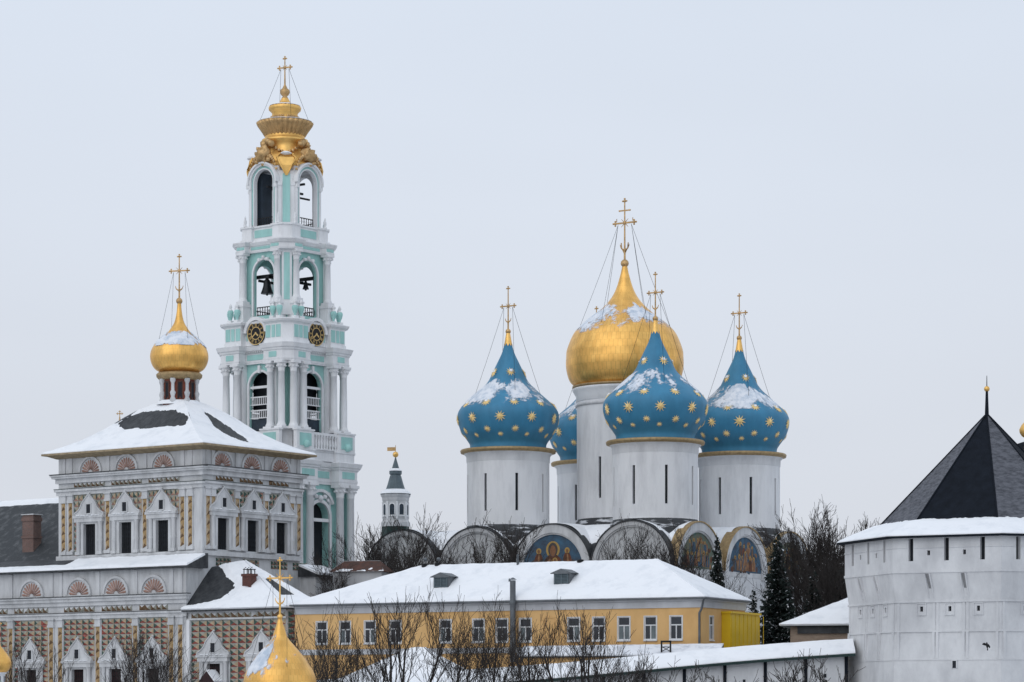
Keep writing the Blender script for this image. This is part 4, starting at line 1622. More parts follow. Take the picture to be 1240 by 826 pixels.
# -- dome
RD = smooth_prof([(20, 415.5), (28.5, 420), (33, 426), (35.2, 434), (34.2, 442), (30.5, 449), (24, 456), (14.5, 464), (9.2, 471), (5.5, 478), (3.2, 489), (2.3, 499)], 70)
b = MB()
b.lathe([(24, 376), (23, 380), (21.5, 382), (21, 408)], 32, c=RC)
dr = b.build('drum', 'drumred', ref)
for k in range(8):
    a_ = 2 * pi * k / 8 + pi / 8
    cm = MB(T(RC[0] + 22.3 * cos(a_), RC[1] + 22.3 * sin(a_), 0) @ RZ(a_))
    cm.lathe([(3.2, 378), (3.6, 383), (2.2, 386), (3.6, 391), (2.0, 394), (2.0, 402), (3.4, 405), (3.4, 408)], 12)
    cm.build('column', 'stone', dr)
    wm = MB(T(RC[0], RC[1], 0) @ RZ(a_ + pi / 8))
    wm.box(20.5, 21.4, -2.2, 2.2, 384, 403)
    wm.build('window_pane', 'dark', dr)
    wf = MB(T(RC[0], RC[1], 0) @ RZ(a_ + pi / 8))
    wf.box(20.5, 22, -3.4, -2.2, 382, 405)
    wf.box(20.5, 22, 2.2, 3.4, 382, 405)
    wf.box(20.5, 21.9, -2.2, 2.2, 403, 405)
    wf.build('window_frame', 'rust', dr)
b = MB()
b.lathe([(22, 407), (24.5, 408), (27.5, 411), (28, 414), (26, 416), (19, 416.5)], 40, c=RC)
b.build('drum_cornice', 'goldtrim', dr)
b = MB()
b.lathe([(27, 377.5), (26, 380), (23.4, 382.5)], 32, c=RC, caps=(False, False), rf=lambda a, z: 1 + .05 * sin(3 * a + 1))
b.build('snow', 'snow', dr)
dmesh = MB()
dmesh.lathe(RD, 64)
dm = link('dome', dmesh.mesh('dome', 'golddome_small'), ref, T(RC[0], RC[1], 0))
dome_snow(dm, RD, 446, 465, 1.0, 5.5, cover=.38, thick=.8)
MDR = T(RC[0], RC[1], 389) @ Matrix.Diagonal((1.04, 1.04, 1.06, 1)) @ T(-RC[0], -RC[1], -382)
dr.matrix_local = MDR
dm.matrix_local = MDR @ T(RC[0], RC[1], 0)
cross(dm, (0, 0), 505, 558, 538, 12, 1.6, chains=(27, 452, 4), ball=(502, 4), chain_r=.18, ang=.35)

# -- lower gallery in front
GT = 174.0
xs_w = [rf.x_at(px, GY) for px in (38.7, 95.8, 141, 186.6)]
xs_w = [xs_w[0] - (xs_w[1] - xs_w[0])] + xs_w
xs_p = [rf.x_at(px, GY) for px in (-30, 13.5, 62.5, 73.5, 119, 164.5, 208, 219)]
MG = T(0, GY, 0)
b = MB(MG)
wall_holes(b, GX0, 0, 0, GT, [(u - 10.2, u + 10.2, 12, 50.5) for u in xs_w], 3)
b.M = Matrix.Identity(4)
b.add([(0, GY, 0), (0, 0, 0), (0, 0, GT), (0, GY, GT), (GX0, GY, 0), (GX0, 0, 0), (GX0, 0, GT), (GX0, GY, GT)], [(0, 1, 2, 3), (4, 5, 6, 7), (3, 2, 6, 7)])
gw = b.build('gallery_wall', 'stone', ref)
for nm, lv, mt in (('cornice', [(129, 139.5, 2.5), (134, 138, 5), (138, 140, 7)], 'stone'), ('cornice_flashing', [(140, 141, 7.6)], 'roofdark'),
                   ('string_course', [(117.5, 120, 3.4), (113, 117.5, 1.8)], 'stone'), ('string_flashing', [(120, 120.8, 3.8)], 'roofdark')):
    c_ = MB(MG)
    for z0, z1, dd in lv:
        c_.box(GX0, dd, -dd, .3, z0, z1)
    c_.build(nm, mt, gw)
for u in xs_p:
    pilaster(gw, MG, u, 3.6, 4, 103)
    l_ = MB(MG)
    l_.box(u - 3.4, u + 3.4, -1.5, .3, 141, 171)
    l_.build('lesene', 'stone', gw)
for u in xs_w:
    ornate_window(gw, MG, u, 12, PANER)
    shell(gw, MG, u, 142.6, 1.2)
    le = max(p_ for p_ in xs_p + [GX0] if p_ < u) + 6
    ri = min(p_ for p_ in xs_p if p_ > u) - 6
    f1 = facet_field(MG, le, ri, 121.5, 128.5, 9, 7, None)
    f1.build('block_row', ['fb', 'fp', 'stone', 'fb'], gw, 'stuff')

    def inside(x, z, u=u):
        dx = abs(x - u)
        return (dx < 22 and z < 62) or (dx < 7 and z < 80) or (dx < 12 and z < 70)
    f2 = facet_field(MG, le, ri, 2, 112.5, 11.2, 6.5, None, inside, d=1.4)
    f2.build('facet_blocks', ['fr', 'fy', 'fp', 'fg'], gw, 'stuff')
# gallery lean-to roof and its snow
b = MB()
b.add([(GX0, GY - 9, GT - .5), (9, GY - 9, GT - .5), (9, .5, 190), (GX0, .5, 190), (GX0, GY - 9, GT - 2.5), (9, GY - 9, GT - 2.5), (9, .5, GT - 2.5), (GX0, .5, GT - 2.5)],
      [(0, 1, 2, 3), (4, 5, 1, 0), (1, 5, 6, 2), (5, 4, 7, 6)])
gr = b.build('gallery_roof', 'roofdark', ref)


def gal_snow(u, v, p):
    k = 1.0
    if p.x < -205:
        k = 1.0 - max(0, (v - .35)) * 4 + .5 * fn(p.x * .05, v * 2, 2)
    e_ = min(1, v / .06 + .2)
    if p.x > -6:
        k *= 1.3
    return max(-.4, min(1, k - .25 * max(0, fn(p.x * .03, v * 3, 8)) * 3)) * e_


snow_quad('snow', gr, [(GX0, GY - 8.6, GT - .3), (9, GY - 8.6, GT - .3), (9, -4.5, 187.4), (GX0, -4.5, 187.4)], 2.6, 120, 16, fnc=gal_snow)

# -- dark-roofed hall to the left
HX1 = UL
hz_r = rf.h_at(600, UL, 110)
b = MB()
b.box(HX1 - 330, HX1 - .5, .5, 220, 0, GT - 3)
hw_ = b.build('hall_wall', 'stone', ref)
b = MB()
b.add([(HX1 - 335, -8, GT - 2.2), (HX1 - .4, -8, GT - 2.2), (HX1 - .4, 110, hz_r), (HX1 - 335, 110, hz_r), (HX1 - .4, 228, GT - 2.2), (HX1 - 335, 228, GT - 2.2)],
      [(0, 1, 2, 3), (3, 2, 4, 5), (0, 3, 5), (1, 4, 2)])
hr = b.build('hall_roof', 'hallroof', ref)


def hall_snow(u, v, p):
    k = (v - .93) * 18 + .4 * fn(p.x * .05, 0, 1)
    # drift against the church wall
    dd = (HX1 - p.x)
    k = max(k, 1.2 - abs(dd - 4 - 26 * max(0, .62 - v)) / 7 - abs(v - .42) * 3.2 + .3 * fn(p.x * .1, v * 6, 6))
    k = max(k, 1.1 - v * 9 - dd / 95 + .5 * fn(p.x * .06, v * 5, 9))
    return max(-.35, min(1, k))


snow_quad('snow', hr, [(HX1 - 330, -4, GT + .2), (HX1 - .6, -4, GT + .2), (HX1 - .6, 111, hz_r + .6), (HX1 - 330, 111, hz_r + .6)], 2.0, 110, 60, fnc=hall_snow)
# brick chimney on the hall roof
yc = 34.0
xc = rf.x_at(38.5, yc)
zc0 = 195
ztop = rf.h_at(624, xc, yc)
b = MB(T(xc, yc, 0))
b.box(-10, 10, -7, 7, zc0, ztop - 8)
b.box(-11, 11, -8, 8, ztop - 30, ztop - 27)
b.box(-11, 11, -8, 8, ztop - 8, ztop - 3)
b.box(-10, 10, -7, 7, ztop - 3, ztop)
ch = b.build('chimney', 'brick', ref)
b = MB(T(xc, yc, 0))
b.box(-11.4, 11.4, -8.4, 8.4, ztop, ztop + 1.2)
b.build('chimney_cap', 'stone', ch)

# -- apse annex on the right
AX = rf.x_at(350, -27) - 4
AY0 = -27.0
AY1 = rf.y_at(388, AX + 24)
AZ = 120.0
MA = T(0, AY0, 0)
xa_w = [rf.x_at(px, AY0) for px in (260.5, 319)]
ZA = 17.0
b = MB(MA)
wall_holes(b, 0.8, AX, 0, AZ, [(u - 10.2, u + 10.2, ZA, ZA + 38.5) for u in xa_w], 3)
b.M = Matrix.Identity(4)
b.add([(AX, AY0, 0), (AX + 24, AY0 + 34, 0), (AX + 24, AY1, 0), (AX, AY0, AZ), (AX + 24, AY0 + 34, AZ), (AX + 24, AY1, AZ), (.8, AY1, 0), (.8, AY1, AZ)],
      [(0, 1, 4, 3), (1, 2, 5, 4), (2, 6, 7, 5)])
aw = b.build('apse_wall', 'stone', ref)
for u in xa_w:
    ornate_window(aw, MA, u, ZA, PANER)
c_ = MB(MA)
c_.box(.9, AX + 1, -2.2, .2, 108, 109.8)
c_.box(.9, AX + 2, -3.4, .2, 117, 119.6)
c_.build('cornice', 'stone', aw)
c_ = MB(MA)
c_.box(.9, 6, -2.6, .2, 0, 108)
c_.build('quoin', 'white', aw)
f1 = facet_field(MA, 7, AX - 1, 110.3, 116.6, 11, 6.3, None)
f1.build('block_row', ['fb', 'fp', 'stone', 'fb'], aw, 'stuff')


def inside_a(x, z):
    r_ = False
    for u in xa_w:
        dx = abs(x - u)
        r_ = r_ or (dx < 22 and z < ZA + 50) or (dx < 7 and z < ZA + 68) or (dx < 12 and z < ZA + 58)
    return r_


f2 = facet_field(MA, 7, AX - .5, 2, 107.6, 12.5, 6.9, None, inside_a)
f2.build('facet_blocks', ['fr', 'fy', 'fp', 'fg'], aw, 'stuff')
# angled flank
ang_f = atan2(34, 24)
MFk = T(AX, AY0, 0) @ RZ(ang_f)
f3 = facet_field(MFk, 2, 40, 2, 116, 11, 6.9, None)
f3.build('facet_blocks', ['fr', 'fy', 'fp', 'fg'], aw, 'stuff')
# roof of the apse: hipped against the church wall
zt = rf.h_at(681, 4.6, 60)
A0, A1, A2, A3 = (-3, AY0 - 7, AZ), (AX + 4, AY0 - 7, AZ), (AX + 30, AY0 + 32, AZ), (AX + 30, AY1 + 3, AZ)
R0, R1 = (-3, 14, zt - 8), (28, 46, zt)
R2 = (4.3, 60, zt)
R3 = (4.3, AY1 + 40, AZ + 8)
b = MB()
b.add([A0, A1, A2, A3, R0, R1, R2, R3], [(1, 2, 5), (2, 3, 5), (4, 5, 6), (5, 3, 7, 6)])
lo_ = [(p[0], p[1], AZ - 2) for p in (A0, A1, A2, A3)]
b.add([A0, A1, A2, A3] + lo_, [(4, 5, 1, 0), (5, 6, 2, 1), (6, 7, 3, 2), (4, 7, 6, 5)])
ar = b.build('apse_roof', 'roofdark', ref)


def apse_snow(u, v, p):
    # bare triangle beside the gallery, snow along the eave and towards the right
    e1 = (u - .16 - .42 * (1 - abs(v - .55) * 1.4)) * 7
    e2 = (.17 - v) * 16 + (u - .22) * 5
    k = max(e1, e2) + .8 * fn(p.x * .08, p.y * .08, 3)
    hole = 1.0 - (((p.x - 118) / 9) ** 2 + ((v - .62) / .12) ** 2)
    return max(-.4, min(1, k))


snow_quad('roof_sheet', ar, [A0, A1, R1, R0], 0.0, 80, 50, 'roofdark', skirt=False)
snow_quad('snow', ar, [A0, A1, R1, R0], 2.2, 80, 50, fnc=apse_snow)
snow_quad('snow', ar, [A1, A2, R1, R1], 2.2, 30, 40, fnc=lambda u, v, p: max(-.4, min(1, 1.2 - 2.4 * max(0, 1 - ((v - .45) / .25) ** 2) * (1 if .2 < u < .75 else 0) + .5 * fn(u * 4, v * 5, 3))), seed=4)
snow_quad('snow', ar, [A2, A3, R1, R1], 2.0, 30, 40, seed=8)
# brick chimney with its iron cap
xk, yk = rf.x_at(302, 2), 2.0
zb = 138
ztk = rf.h_at(695, xk, yk)
b = MB(T(xk, yk, 0))
b.box(-8.5, 8.5, -6.5, 6.5, zb - 6, zb + (ztk - zb) * .38)
b.box(-6.8, 6.8, -5.2, 5.2, zb + (ztk - zb) * .38, ztk - 3)
b.box(-7.8, 7.8, -6.2, 6.2, ztk - 3, ztk)
ch2 = b.build('chimney', 'brick2', ref)
b = MB(T(xk, yk, 0))
for x in (-5, 0, 5):
    b.tube([(x, -4, ztk), (x, -4, ztk + 6), (x + 1.5, -2, ztk + 8)], .6, 5)
    b.tube([(x, 4, ztk), (x, 4, ztk + 6)], .6, 5)
b.box(-6, 6, -5, 5, ztk + 5, ztk + 5.8)
b.build('chimney_cap', 'iron', ch2)
# little pitched canopy in the apse window
uc = xa_w[0]
b = MB(MA @ T(uc, -8, 0))
b.add([(-13, -8, 33), (13, -8, 33), (13, 9, 33), (-13, 9, 33), (0, -8, 46), (0, 9, 46)], [(0, 1, 4), (2, 3, 5), (0, 3, 5, 4), (1, 2, 5, 4), (0, 1, 2, 3)])
cn = b.build('window_canopy', 'redwin', ref)
b = MB(MA @ T(uc, -8, 0))
b.add([(13.2, -8.2, 33.4), (13.2, 9, 33.4), (.6, 9, 46.8), (.6, -8.2, 46.8), (13.6, -8.2, 35), (13.6, 9, 35), (.2, 9, 48.4), (.2, -8.2, 48.4)],
      [(4, 5, 6, 7), (0, 4, 7, 3), (0, 1, 5, 4), (1, 2, 6, 5)])
b.build('snow', 'snow', cn)
# small snow-capped roofs at the foot of the right wall
for (y0, y1, z0, xo) in ((178, 226, 182, 34), ):
    b = MB()
    b.add([(0.6, y0, z0), (xo, y0, z0 - 12), (xo, y1, z0 - 12), (.6, y1, z0), (.6, y0, z0 - 14), (xo, y0, z0 - 14), (xo, y1, z0 - 14), (.6, y1, z0 - 14)],
          [(0, 1, 2, 3), (0, 4, 5, 1), (1, 5, 6, 2), (4, 7, 6, 5)])
    pr = b.build('porch_roof', 'roofdark', ref)
    snow_quad('snow', pr, [(xo, y0, z0 - 12), (xo, y1, z0 - 12), (1, y1, z0), (1, y0, z0)], 2.4, 20, 12)
    b = MB()
    b.box(.6, xo - 8, y0 + 4, y1 - 4, z0 - 44, z0 - 14)
    b.build('porch_wall', 'stone', ref)
# plinth strip with facets below the right-hand windows
for (u0, u1) in ((24, 52), (74, 104), (126, 158), (168, 196)):
    f4 = facet_field(SIDE, u0, u1, 176, 186, 7, 5, None)
    f4.build('facet_blocks', ['fpink', 'fy', 'fp', 'fg'], uw, 'stuff')


# ------------------------------------------------------------------ long ochre building
YA = radians(27)
yb = root('ochre_building', 850, 308, YA, 'long ochre building with white frieze and snow-covered hipped roof', 'building')
yf = Frame(850, 308, YA)
YL, YW = yf.x_at(357), 137.0
EZ = 136.0
wx = [yf.x_at(px) for px in (389.6, 418, 448, 479, 539.6, 579.5, 608, 636.3, 694.8, 725, 755.5, 787.7, 818.7)]
WZ0, WZ1 = 86.0, 114.5
WH = 8.0
holes = [(u - WH, u + WH, WZ0, WZ1) for u in wx] + [(yf.x_at(665) - 7, yf.x_at(665) + 7, WZ0 + 3, WZ1 + 1)]
ws_ = yf.y_at(861.5)
b = MB()
wall_holes(b, YL, 0, 0, EZ - 3, holes[:-1], 2.2)
b.M = SIDE
wall_holes(b, 0, YW, 0, EZ - 3, [(ws_ - 6, ws_ + 6, WZ0, WZ1)], 2.2)
b.M = Matrix.Identity(4)
b.add([(YL, 0, 0), (YL, YW, 0), (YL, YW, EZ - 3), (YL, 0, EZ - 3), (0, YW, 0), (0, YW, EZ - 3), (0, 0, EZ - 3)], [(0, 1, 2, 3), (1, 4, 5, 2), (3, 2, 5, 6)])
yw = b.build('wall', 'ochre', yb)
nb = MB()
u = yf.x_at(665)
nb.box(u - 8, u + 8, -.8, .1, WZ0 + 2, WZ0 + 3.4)
nb.box(u - 8, u - 6.8, -.7, .1, WZ0 + 3.4, WZ1)
nb.box(u + 6.8, u + 8, -.7, .1, WZ0 + 3.4, WZ1)
nb.box(u - 8, u + 8, -.8, .1, WZ1, WZ1 + 1.4)
nb.build('blind_window', 'ochre', yw)


def win_meshes(hw, h, sill=True):
    b = MB()
    b.box(-hw, -hw + 1.1, .5, 1.6, 0, h)
    b.box(hw - 1.1, hw, .5, 1.6, 0, h)
    b.box(-hw + 1.1, hw - 1.1, .5, 1.6, 0, 1.2)
    b.box(-hw + 1.1, hw - 1.1, .5, 1.6, h - 1.1, h)
    b.box(-hw + 1.1, hw - 1.1, .4, 1.6, h * .60, h * .60 + 1.5)
    b.box(-.7, .7, .5, 1.6, 1.2, h * .60)
    fr_ = b.mesh('window_frame', 'framew')
    s_ = MB().box(-hw - 1.2, hw + 1.2, -1.6, .3, -1.8, -.4)
    # thin painted surround
    s_.box(-hw - 1.1, -hw, -.45, .2, -.4, h + 1)
    s_.box(hw, hw + 1.1, -.45, .2, -.4, h + 1)
    s_.box(-hw, hw, -.45, .2, h, h + 1)
    s_ = s_.mesh('window_sill', 'framew')
    top = lambda m_: MB().box(-hw + 1, hw - 1, 1.1, 1.4, h * .60 + 1.4, h - 1).mesh('window_pane', m_)
    lo = lambda m_, sg: MB().box(min(sg * .6, sg * (hw - 1)), max(sg * .6, sg * (hw - 1)), 1.1, 1.4, 1.1, h * .60 + .1).mesh('window_pane', m_)
    return fr_, s_, top('glass'), lo('glass', -1), lo('glass', 1), lo('glasspale', -1), lo('glasspale', 1)


WM = win_meshes(WH, WZ1 - WZ0)
WMS = win_meshes(6, WZ1 - WZ0)
SILLSNOW = MB().box(-8.6, 8.6, -1.5, .3, -.4, .5).mesh('snow', 'snow')
for M, us, meshes in ((FRONT, wx, WM), (SIDE, [ws_], WMS)):
    for i, u in enumerate(us):
        fo = link('window_frame', meshes[0], yb, M @ T(u, 0, WZ0))
        link('window_sill', meshes[1], fo)
        link('window_pane', meshes[2], fo)
        pale = i in (2, 5, 8, 10, 11)
        link('window_pane', meshes[5 if i in (10, 4, 1, 7) else 3], fo)
        link('window_pane', meshes[6 if pale else 4], fo)
        if M is FRONT:
            link('snow', SILLSNOW, fo)
for M, u0, u1, dd in ((FRONT, YL, 0, 0), (SIDE, 0, YW, .15)):
    c_ = MB(M)
    c_.box(u0, u1 + (.0 if M is FRONT else 0), -1.2 - dd, .2, EZ - 11.5, EZ - 3)
    c_.box(u0, u1 + 3, -3.5 - dd, .2, EZ - 3.2, EZ - 1.2)
    c_.build('frieze', 'frieze', yb)
    g_ = MB(M)
    g_.box(u0 - 4, u1 + 7, -7.2 - dd, -5, EZ - 1.0, EZ + .6)
    g_.box(u0 - 4, u1 + 7, -5, .2, EZ - 1.1, EZ - .4)
    g_.build('gutter', 'zinc', yb)
c_ = MB()
c_.box(YL, 0.6, -1.4, .2, 71.5, 78.5)
c_.build('string_course', 'frieze', yb)
# hipped roof
ym = YW / 2
rr_x, rl_x = yf.x_at(795, ym), yf.x_at(512, ym)
rz_y = yf.h_at(679, rr_x, ym)
E = [(YL - 6, -6, EZ + .4), (6, -6, EZ + .4), (6, YW + 6, EZ + .4), (YL - 6, YW + 6, EZ + .4)]
RL, RR = (rl_x, ym, rz_y), (rr_x, ym, rz_y)
b = MB()
b.add(E + [RL, RR], [(0, 1, 5, 4), (1, 2, 5), (2, 3, 4, 5), (3, 0, 4), (0, 3, 2, 1)])
yr = b.build('roof', 'zinc', yb)
ysn = lambda u, v, p: min(1, .35 + v * 30) * 1.0
snow_quad('snow', yr, [(E[0][0], -5.2, EZ + .8), (E[1][0], -5.2, EZ + .8), RR, RL], 2.6, 150, 24, fnc=ysn, fscale=.03)
snow_quad('snow', yr, [(5.4, -6, EZ + .8), (5.4, YW + 6, EZ + .8), RR, RR], 2.6, 40, 24, fnc=ysn, fscale=.03)
snow_quad('snow', yr, [E[2], E[3], RL, RR], 2.6, 60, 12, fscale=.03)
snow_quad('snow', yr, [E[3], E[0], RL, RL], 2.6, 40, 24, fscale=.03)


def roof_pt(px, v):
    """point on the front roof slope at photograph column px, v = 0 eave .. 1 ridge"""
    y = -6 + v * (ym + 6)
    x = yf.x_at(px, y)
    return x, y, EZ + .4 + v * (rz_y - EZ - .4)


def dormer(px, v):
    x, y, z = roof_pt(px, v)
    z += 2.6
    DM = T(x, y, z) @ Matrix.Diagonal((1.2, 1, 1.2, 1))
    b = MB(DM)
    back = 26
    b.box(-9, 9, 0, back, -4, 12)
    o = b.build('dormer', 'zinc', yb)
    b = MB(DM)
    b.add([(-12, -2.5, 12), (12, -2.5, 12), (0, -2.5, 16.5), (-12, back + 6, 12), (12, back + 6, 12), (0, back + 6, 16.5), (-12, -2.5, 11), (12, -2.5, 11)],
          [(0, 2, 5, 3), (1, 4, 5, 2), (6, 7, 1, 2, 0), (0, 3, 4, 1)])
    b.build('dormer_roof', 'zinc', o)
    b = MB(DM)
    for i in range(7):
        b.add([(-7, -.25, 1 + i * 1.5), (7, -.25, 1 + i * 1.5), (7, -.9, 2.2 + i * 1.5), (-7, -.9, 2.2 + i * 1.5)], [(0, 1, 2, 3)])
    b.box(-.5, .5, -1.2, -.2, .5, 11.6)
    b.box(-8, -7, -1.2, -.2, .5, 11.6)
    b.box(7, 8, -1.2, -.2, .5, 11.6)
    b.build('louvre', 'slate', o)
    b = MB(DM)
    b.add([(-7, -.1, .6), (7, -.1, .6), (7, -.1, 11.6), (-7, -.1, 11.6)], [(0, 1, 2, 3)])
    b.build('opening', 'dark', o)


dormer(534, .34)
dormer(680, .36)
# metal flue up the facade and roof vents
x = yf.x_at(621, -8)
b = MB(T(x, -8, 0))
b.lathe([(3.6, 60), (3.6, EZ + 24), (3.6, EZ + 26)], 14)
b.lathe([(4.2, EZ - 4), (4.4, EZ - 2), (4.2, EZ)], 14)
b.lathe([(5, EZ + 27), (1.0, EZ + 29.5)], 14)
b.build('flue_pipe', 'zinc', yb)
for px, v, r_, h_ in ((627, .93, 1.6, 13), (703, .985, 4.5, 1.8), (514, .965, 4, 2.4), (530, .985, 4, 2.4), (617, .48, 1.2, 3)):
    x, y, z = roof_pt(px, v)
    b = MB(T(x, y, z))
    b.lathe([(r_, -1), (r_, h_ + 2), (r_ * 1.15, h_ + 2.2), (r_ * .3, h_ + 3.2)], 12)
    b.build('roof_vent', 'zinc' if r_ < 2 else 'iron', yb)
for px in (515, 531):
    x, y, z = roof_pt(px, .99)
    b = MB(T(x, y, z))
    b.tube([(0, 0, 2), (0, 0, 8)], .4, 6)
    b.lathe([(.3, 7.2), (2.2, 7.8), (3.1, 9.2)], 14, caps=(True, False))
    b.ball((0, 0, 10), 2.6, 10)
    b.build('dish_antenna', 'zinc', yb)
# downpipes
b = MB()
b.tube([(5.2, -5.4, EZ - .6), (2.6, -3.6, EZ - 7), (.2, -2.4, EZ - 14), (-2.5, -2.2, EZ - 18), (-2.5, -2.2, 74), (-2.5, -2.2, 62)], 1.5, 8)
b.build('downpipe', 'zinc', yb)
# yellow sheet-clad box on the end wall
y0a = yf.y_at(873.5)
b = MB()
b.box(.2, 12, y0a, YW + 18, 0, EZ - 17)
ax_ = b.build('clad_annex', 'annexyel', yb, label='bright yellow sheet-clad annex')
b = MB()
b.box(.3, 14, y0a - 1.5, YW + 20, EZ - 17, EZ - 14.5)
b.build('annex_roof_edge', 'annexyel', ax_)
b = MB()
for i in range(9):
    b.box(12, 12.5, y0a + 3 + i * 13, y0a + 4 + i * 13, 4, EZ - 18)
b.build('cladding_rib', 'annexyel', ax_, 'stuff')

# ------------------------------------------------------------------ corner tower on the right
TC = root('fortress_tower', 1195, 300, 0, 'broad white octagonal fortress tower with black tent roof and snowy skirt', 'tower')
TH0 = radians(-4)


def ov(k, R, z):
    a = TH0 + k * pi / 4
    return (R * sin(a), -R * cos(a), z)


levels = [(170, -60), (168.5, 59), (166, 92), (166, 127), (171, 160), (171, 201)]


def face_mat(k, R):
    p0, p1 = Vector(ov(k, R, 0)), Vector(ov(k + 1, R, 0))
    d = (p1 - p0)
    return T(p0.x, p0.y, 0) @ RZ(atan2(d.y, d.x)), d.length


b = MB()
for k in range(8):
    M, L = face_mat(k, 171)
    b.M = M
    slots = [(f_ * L - 2.9, f_ * L + 2.9, 174, 200.5) for f_ in (.17, .5, .83)] + [(f_ * L - 1.8, f_ * L + 1.8, 180.5, 186) for f_ in (.335, .665)]
    wall_holes(b, 0, L, 160, 201, slots, 7, mr_=0, back=True, mb_=1)
    M2, L2 = face_mat(k, 166)
    b.M = Matrix.Identity(4)
    # sloping belt, then the lower wall with loops
    b.add([ov(k, 166, 127), ov(k + 1, 166, 127), ov(k + 1, 171, 160), ov(k, 171, 160)], [(0, 1, 2, 3)])
    b.M = M2
    wall_holes(b, 0, L2, 92, 127, [(f_ * L2 - 1.9, f_ * L2 + 1.9, 115, 121) for f_ in (.25, .52, .79)], 5, back=True, mb_=1)
    b.M = Matrix.Identity(4)
    b.add([ov(k, 168.5, 59), ov(k + 1, 168.5, 59), ov(k + 1, 166, 92), ov(k, 166, 92)], [(0, 1, 2, 3)])
    b.add([ov(k, 172, -70), ov(k + 1, 172, -70), ov(k + 1, 168.5, 59), ov(k, 168.5, 59)], [(0, 1, 2, 3)])
tw = b.build('wall', ['oldwhite', 'dark'], TC)
for k in range(8):
    for z0, z1, R, pr in ((160, 163, 171, 1.6), (125.5, 128, 166.3, 1.8), (91, 93.2, 166.3, 1.6), (58, 59.6, 168.3, 1.2)):
        M, L = face_mat(k, R)
        b = MB(M)
        b.box(-.5, L + .5, -pr * .6, .4, z0, z1)
        b.build('string_course', 'oldwhite', tw)
    M, L = face_mat(k, 171)
    for u0_, u1_ in ((0, .14), (.2, .47), (.53, .8), (.86, 1)):
        b = MB(M)
        b.box(u0_ * L, u1_ * L, -.9, .4, 189, 190.3)
        b.build('string_course', 'oldwhite', tw)
    M, L = face_mat(k, 166)
    for f_ in (.03, .37, .405, .655, .69, .97):
        b = MB(M)
        b.box(f_ * L - 1.6, f_ * L + 1.6, -.8, .4, 93.3, 125.4)
        b.build('pilaster', 'oldwhite', tw)
        b = MB(M)
        b.box(f_ * L - 1.6, f_ * L + 1.6, -2.6, .4, 60, 90.9)
        b.build('pilaster', 'oldwhite', tw)
    # hoods round the small loops, chutes in the sloping belt
    for f_ in (.25, .52, .79):
        b = MB(M @ T(f_ * L, 0, 0))
        b.box(-6, -4.9, -.9, .2, 111.5, 124)
        b.box(4.9, 6, -.9, .2, 111.5, 124)
        b.box(-6, 6, -1, .2, 124, 125)
        b.box(-6, 6, -1, .2, 110.4, 111.5)
        b.prism([(-1.9, 121), (1.9, 121), (0, 123.6)], -.15, .3)
        b.build('loop_hood', 'oldwhite', tw)
    p0, p1, p2, p3 = [Vector(p) for p in (ov(k, 166, 127), ov(k + 1, 166, 127), ov(k + 1, 171, 160), ov(k, 171, 160))]
    for f_ in (.335, .665):
        def q(du, v, off):
            lo, hi = p0.lerp(p1, f_ + du), p3.lerp(p2, f_ + du)
            n = (p1 - p0).cross(p3 - p0).normalized()
            return lo.lerp(hi, v) + n * off
        b = MB()
        w_ = 2.3 / L
        sl = -.012
        for sg in (-1, 1):
            b.add([q(sg * w_ - sl, .12, .0), q(sg * (w_ + .012) - sl, .12, .0), q(sg * (w_ + .012) + sl, .98, .0), q(sg * w_ + sl, .98, .0),
                   q(sg * w_ - sl, .12, .3), q(sg * (w_ + .012) - sl, .12, .3), q(sg * (w_ + .012) + sl, .98, 3), q(sg * w_ + sl, .98, 3)],
                  [(4, 5, 6, 7), (0, 4, 7, 3), (1, 2, 6, 5), (2, 3, 7, 6)])
        b.build('chute_cheek', 'oldwhite', tw, 'stuff')
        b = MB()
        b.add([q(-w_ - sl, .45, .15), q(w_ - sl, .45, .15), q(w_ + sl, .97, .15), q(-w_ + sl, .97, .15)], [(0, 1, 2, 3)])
        b.build('chute_slot_shade', 'shadowstone', tw)  # flat sheet whose dark grey paints the shade of the recess
# single openings low on the wall
M, L = face_mat(-1, 169)
for (f_, z_) in ((.57, 52), (.53, 27)):
    b = MB(M @ T(f_ * L, 0, z_))
    b.box(-3.5, 3.5, -1.2, .5, 5.2, 6.6)
    b.box(-3.5, -2.2, -1, .5, -3, 5.2)
    b.box(2.2, 3.5, -1, .5, -3, 5.2)
    b.build('loop_hood', 'oldwhite', tw)
    b = MB(M @ T(f_ * L, 0, z_))
    b.box(-2.2, 2.2, -.6, .4, -3, 5.2)
    b.build('loop_opening', 'dark', tw)
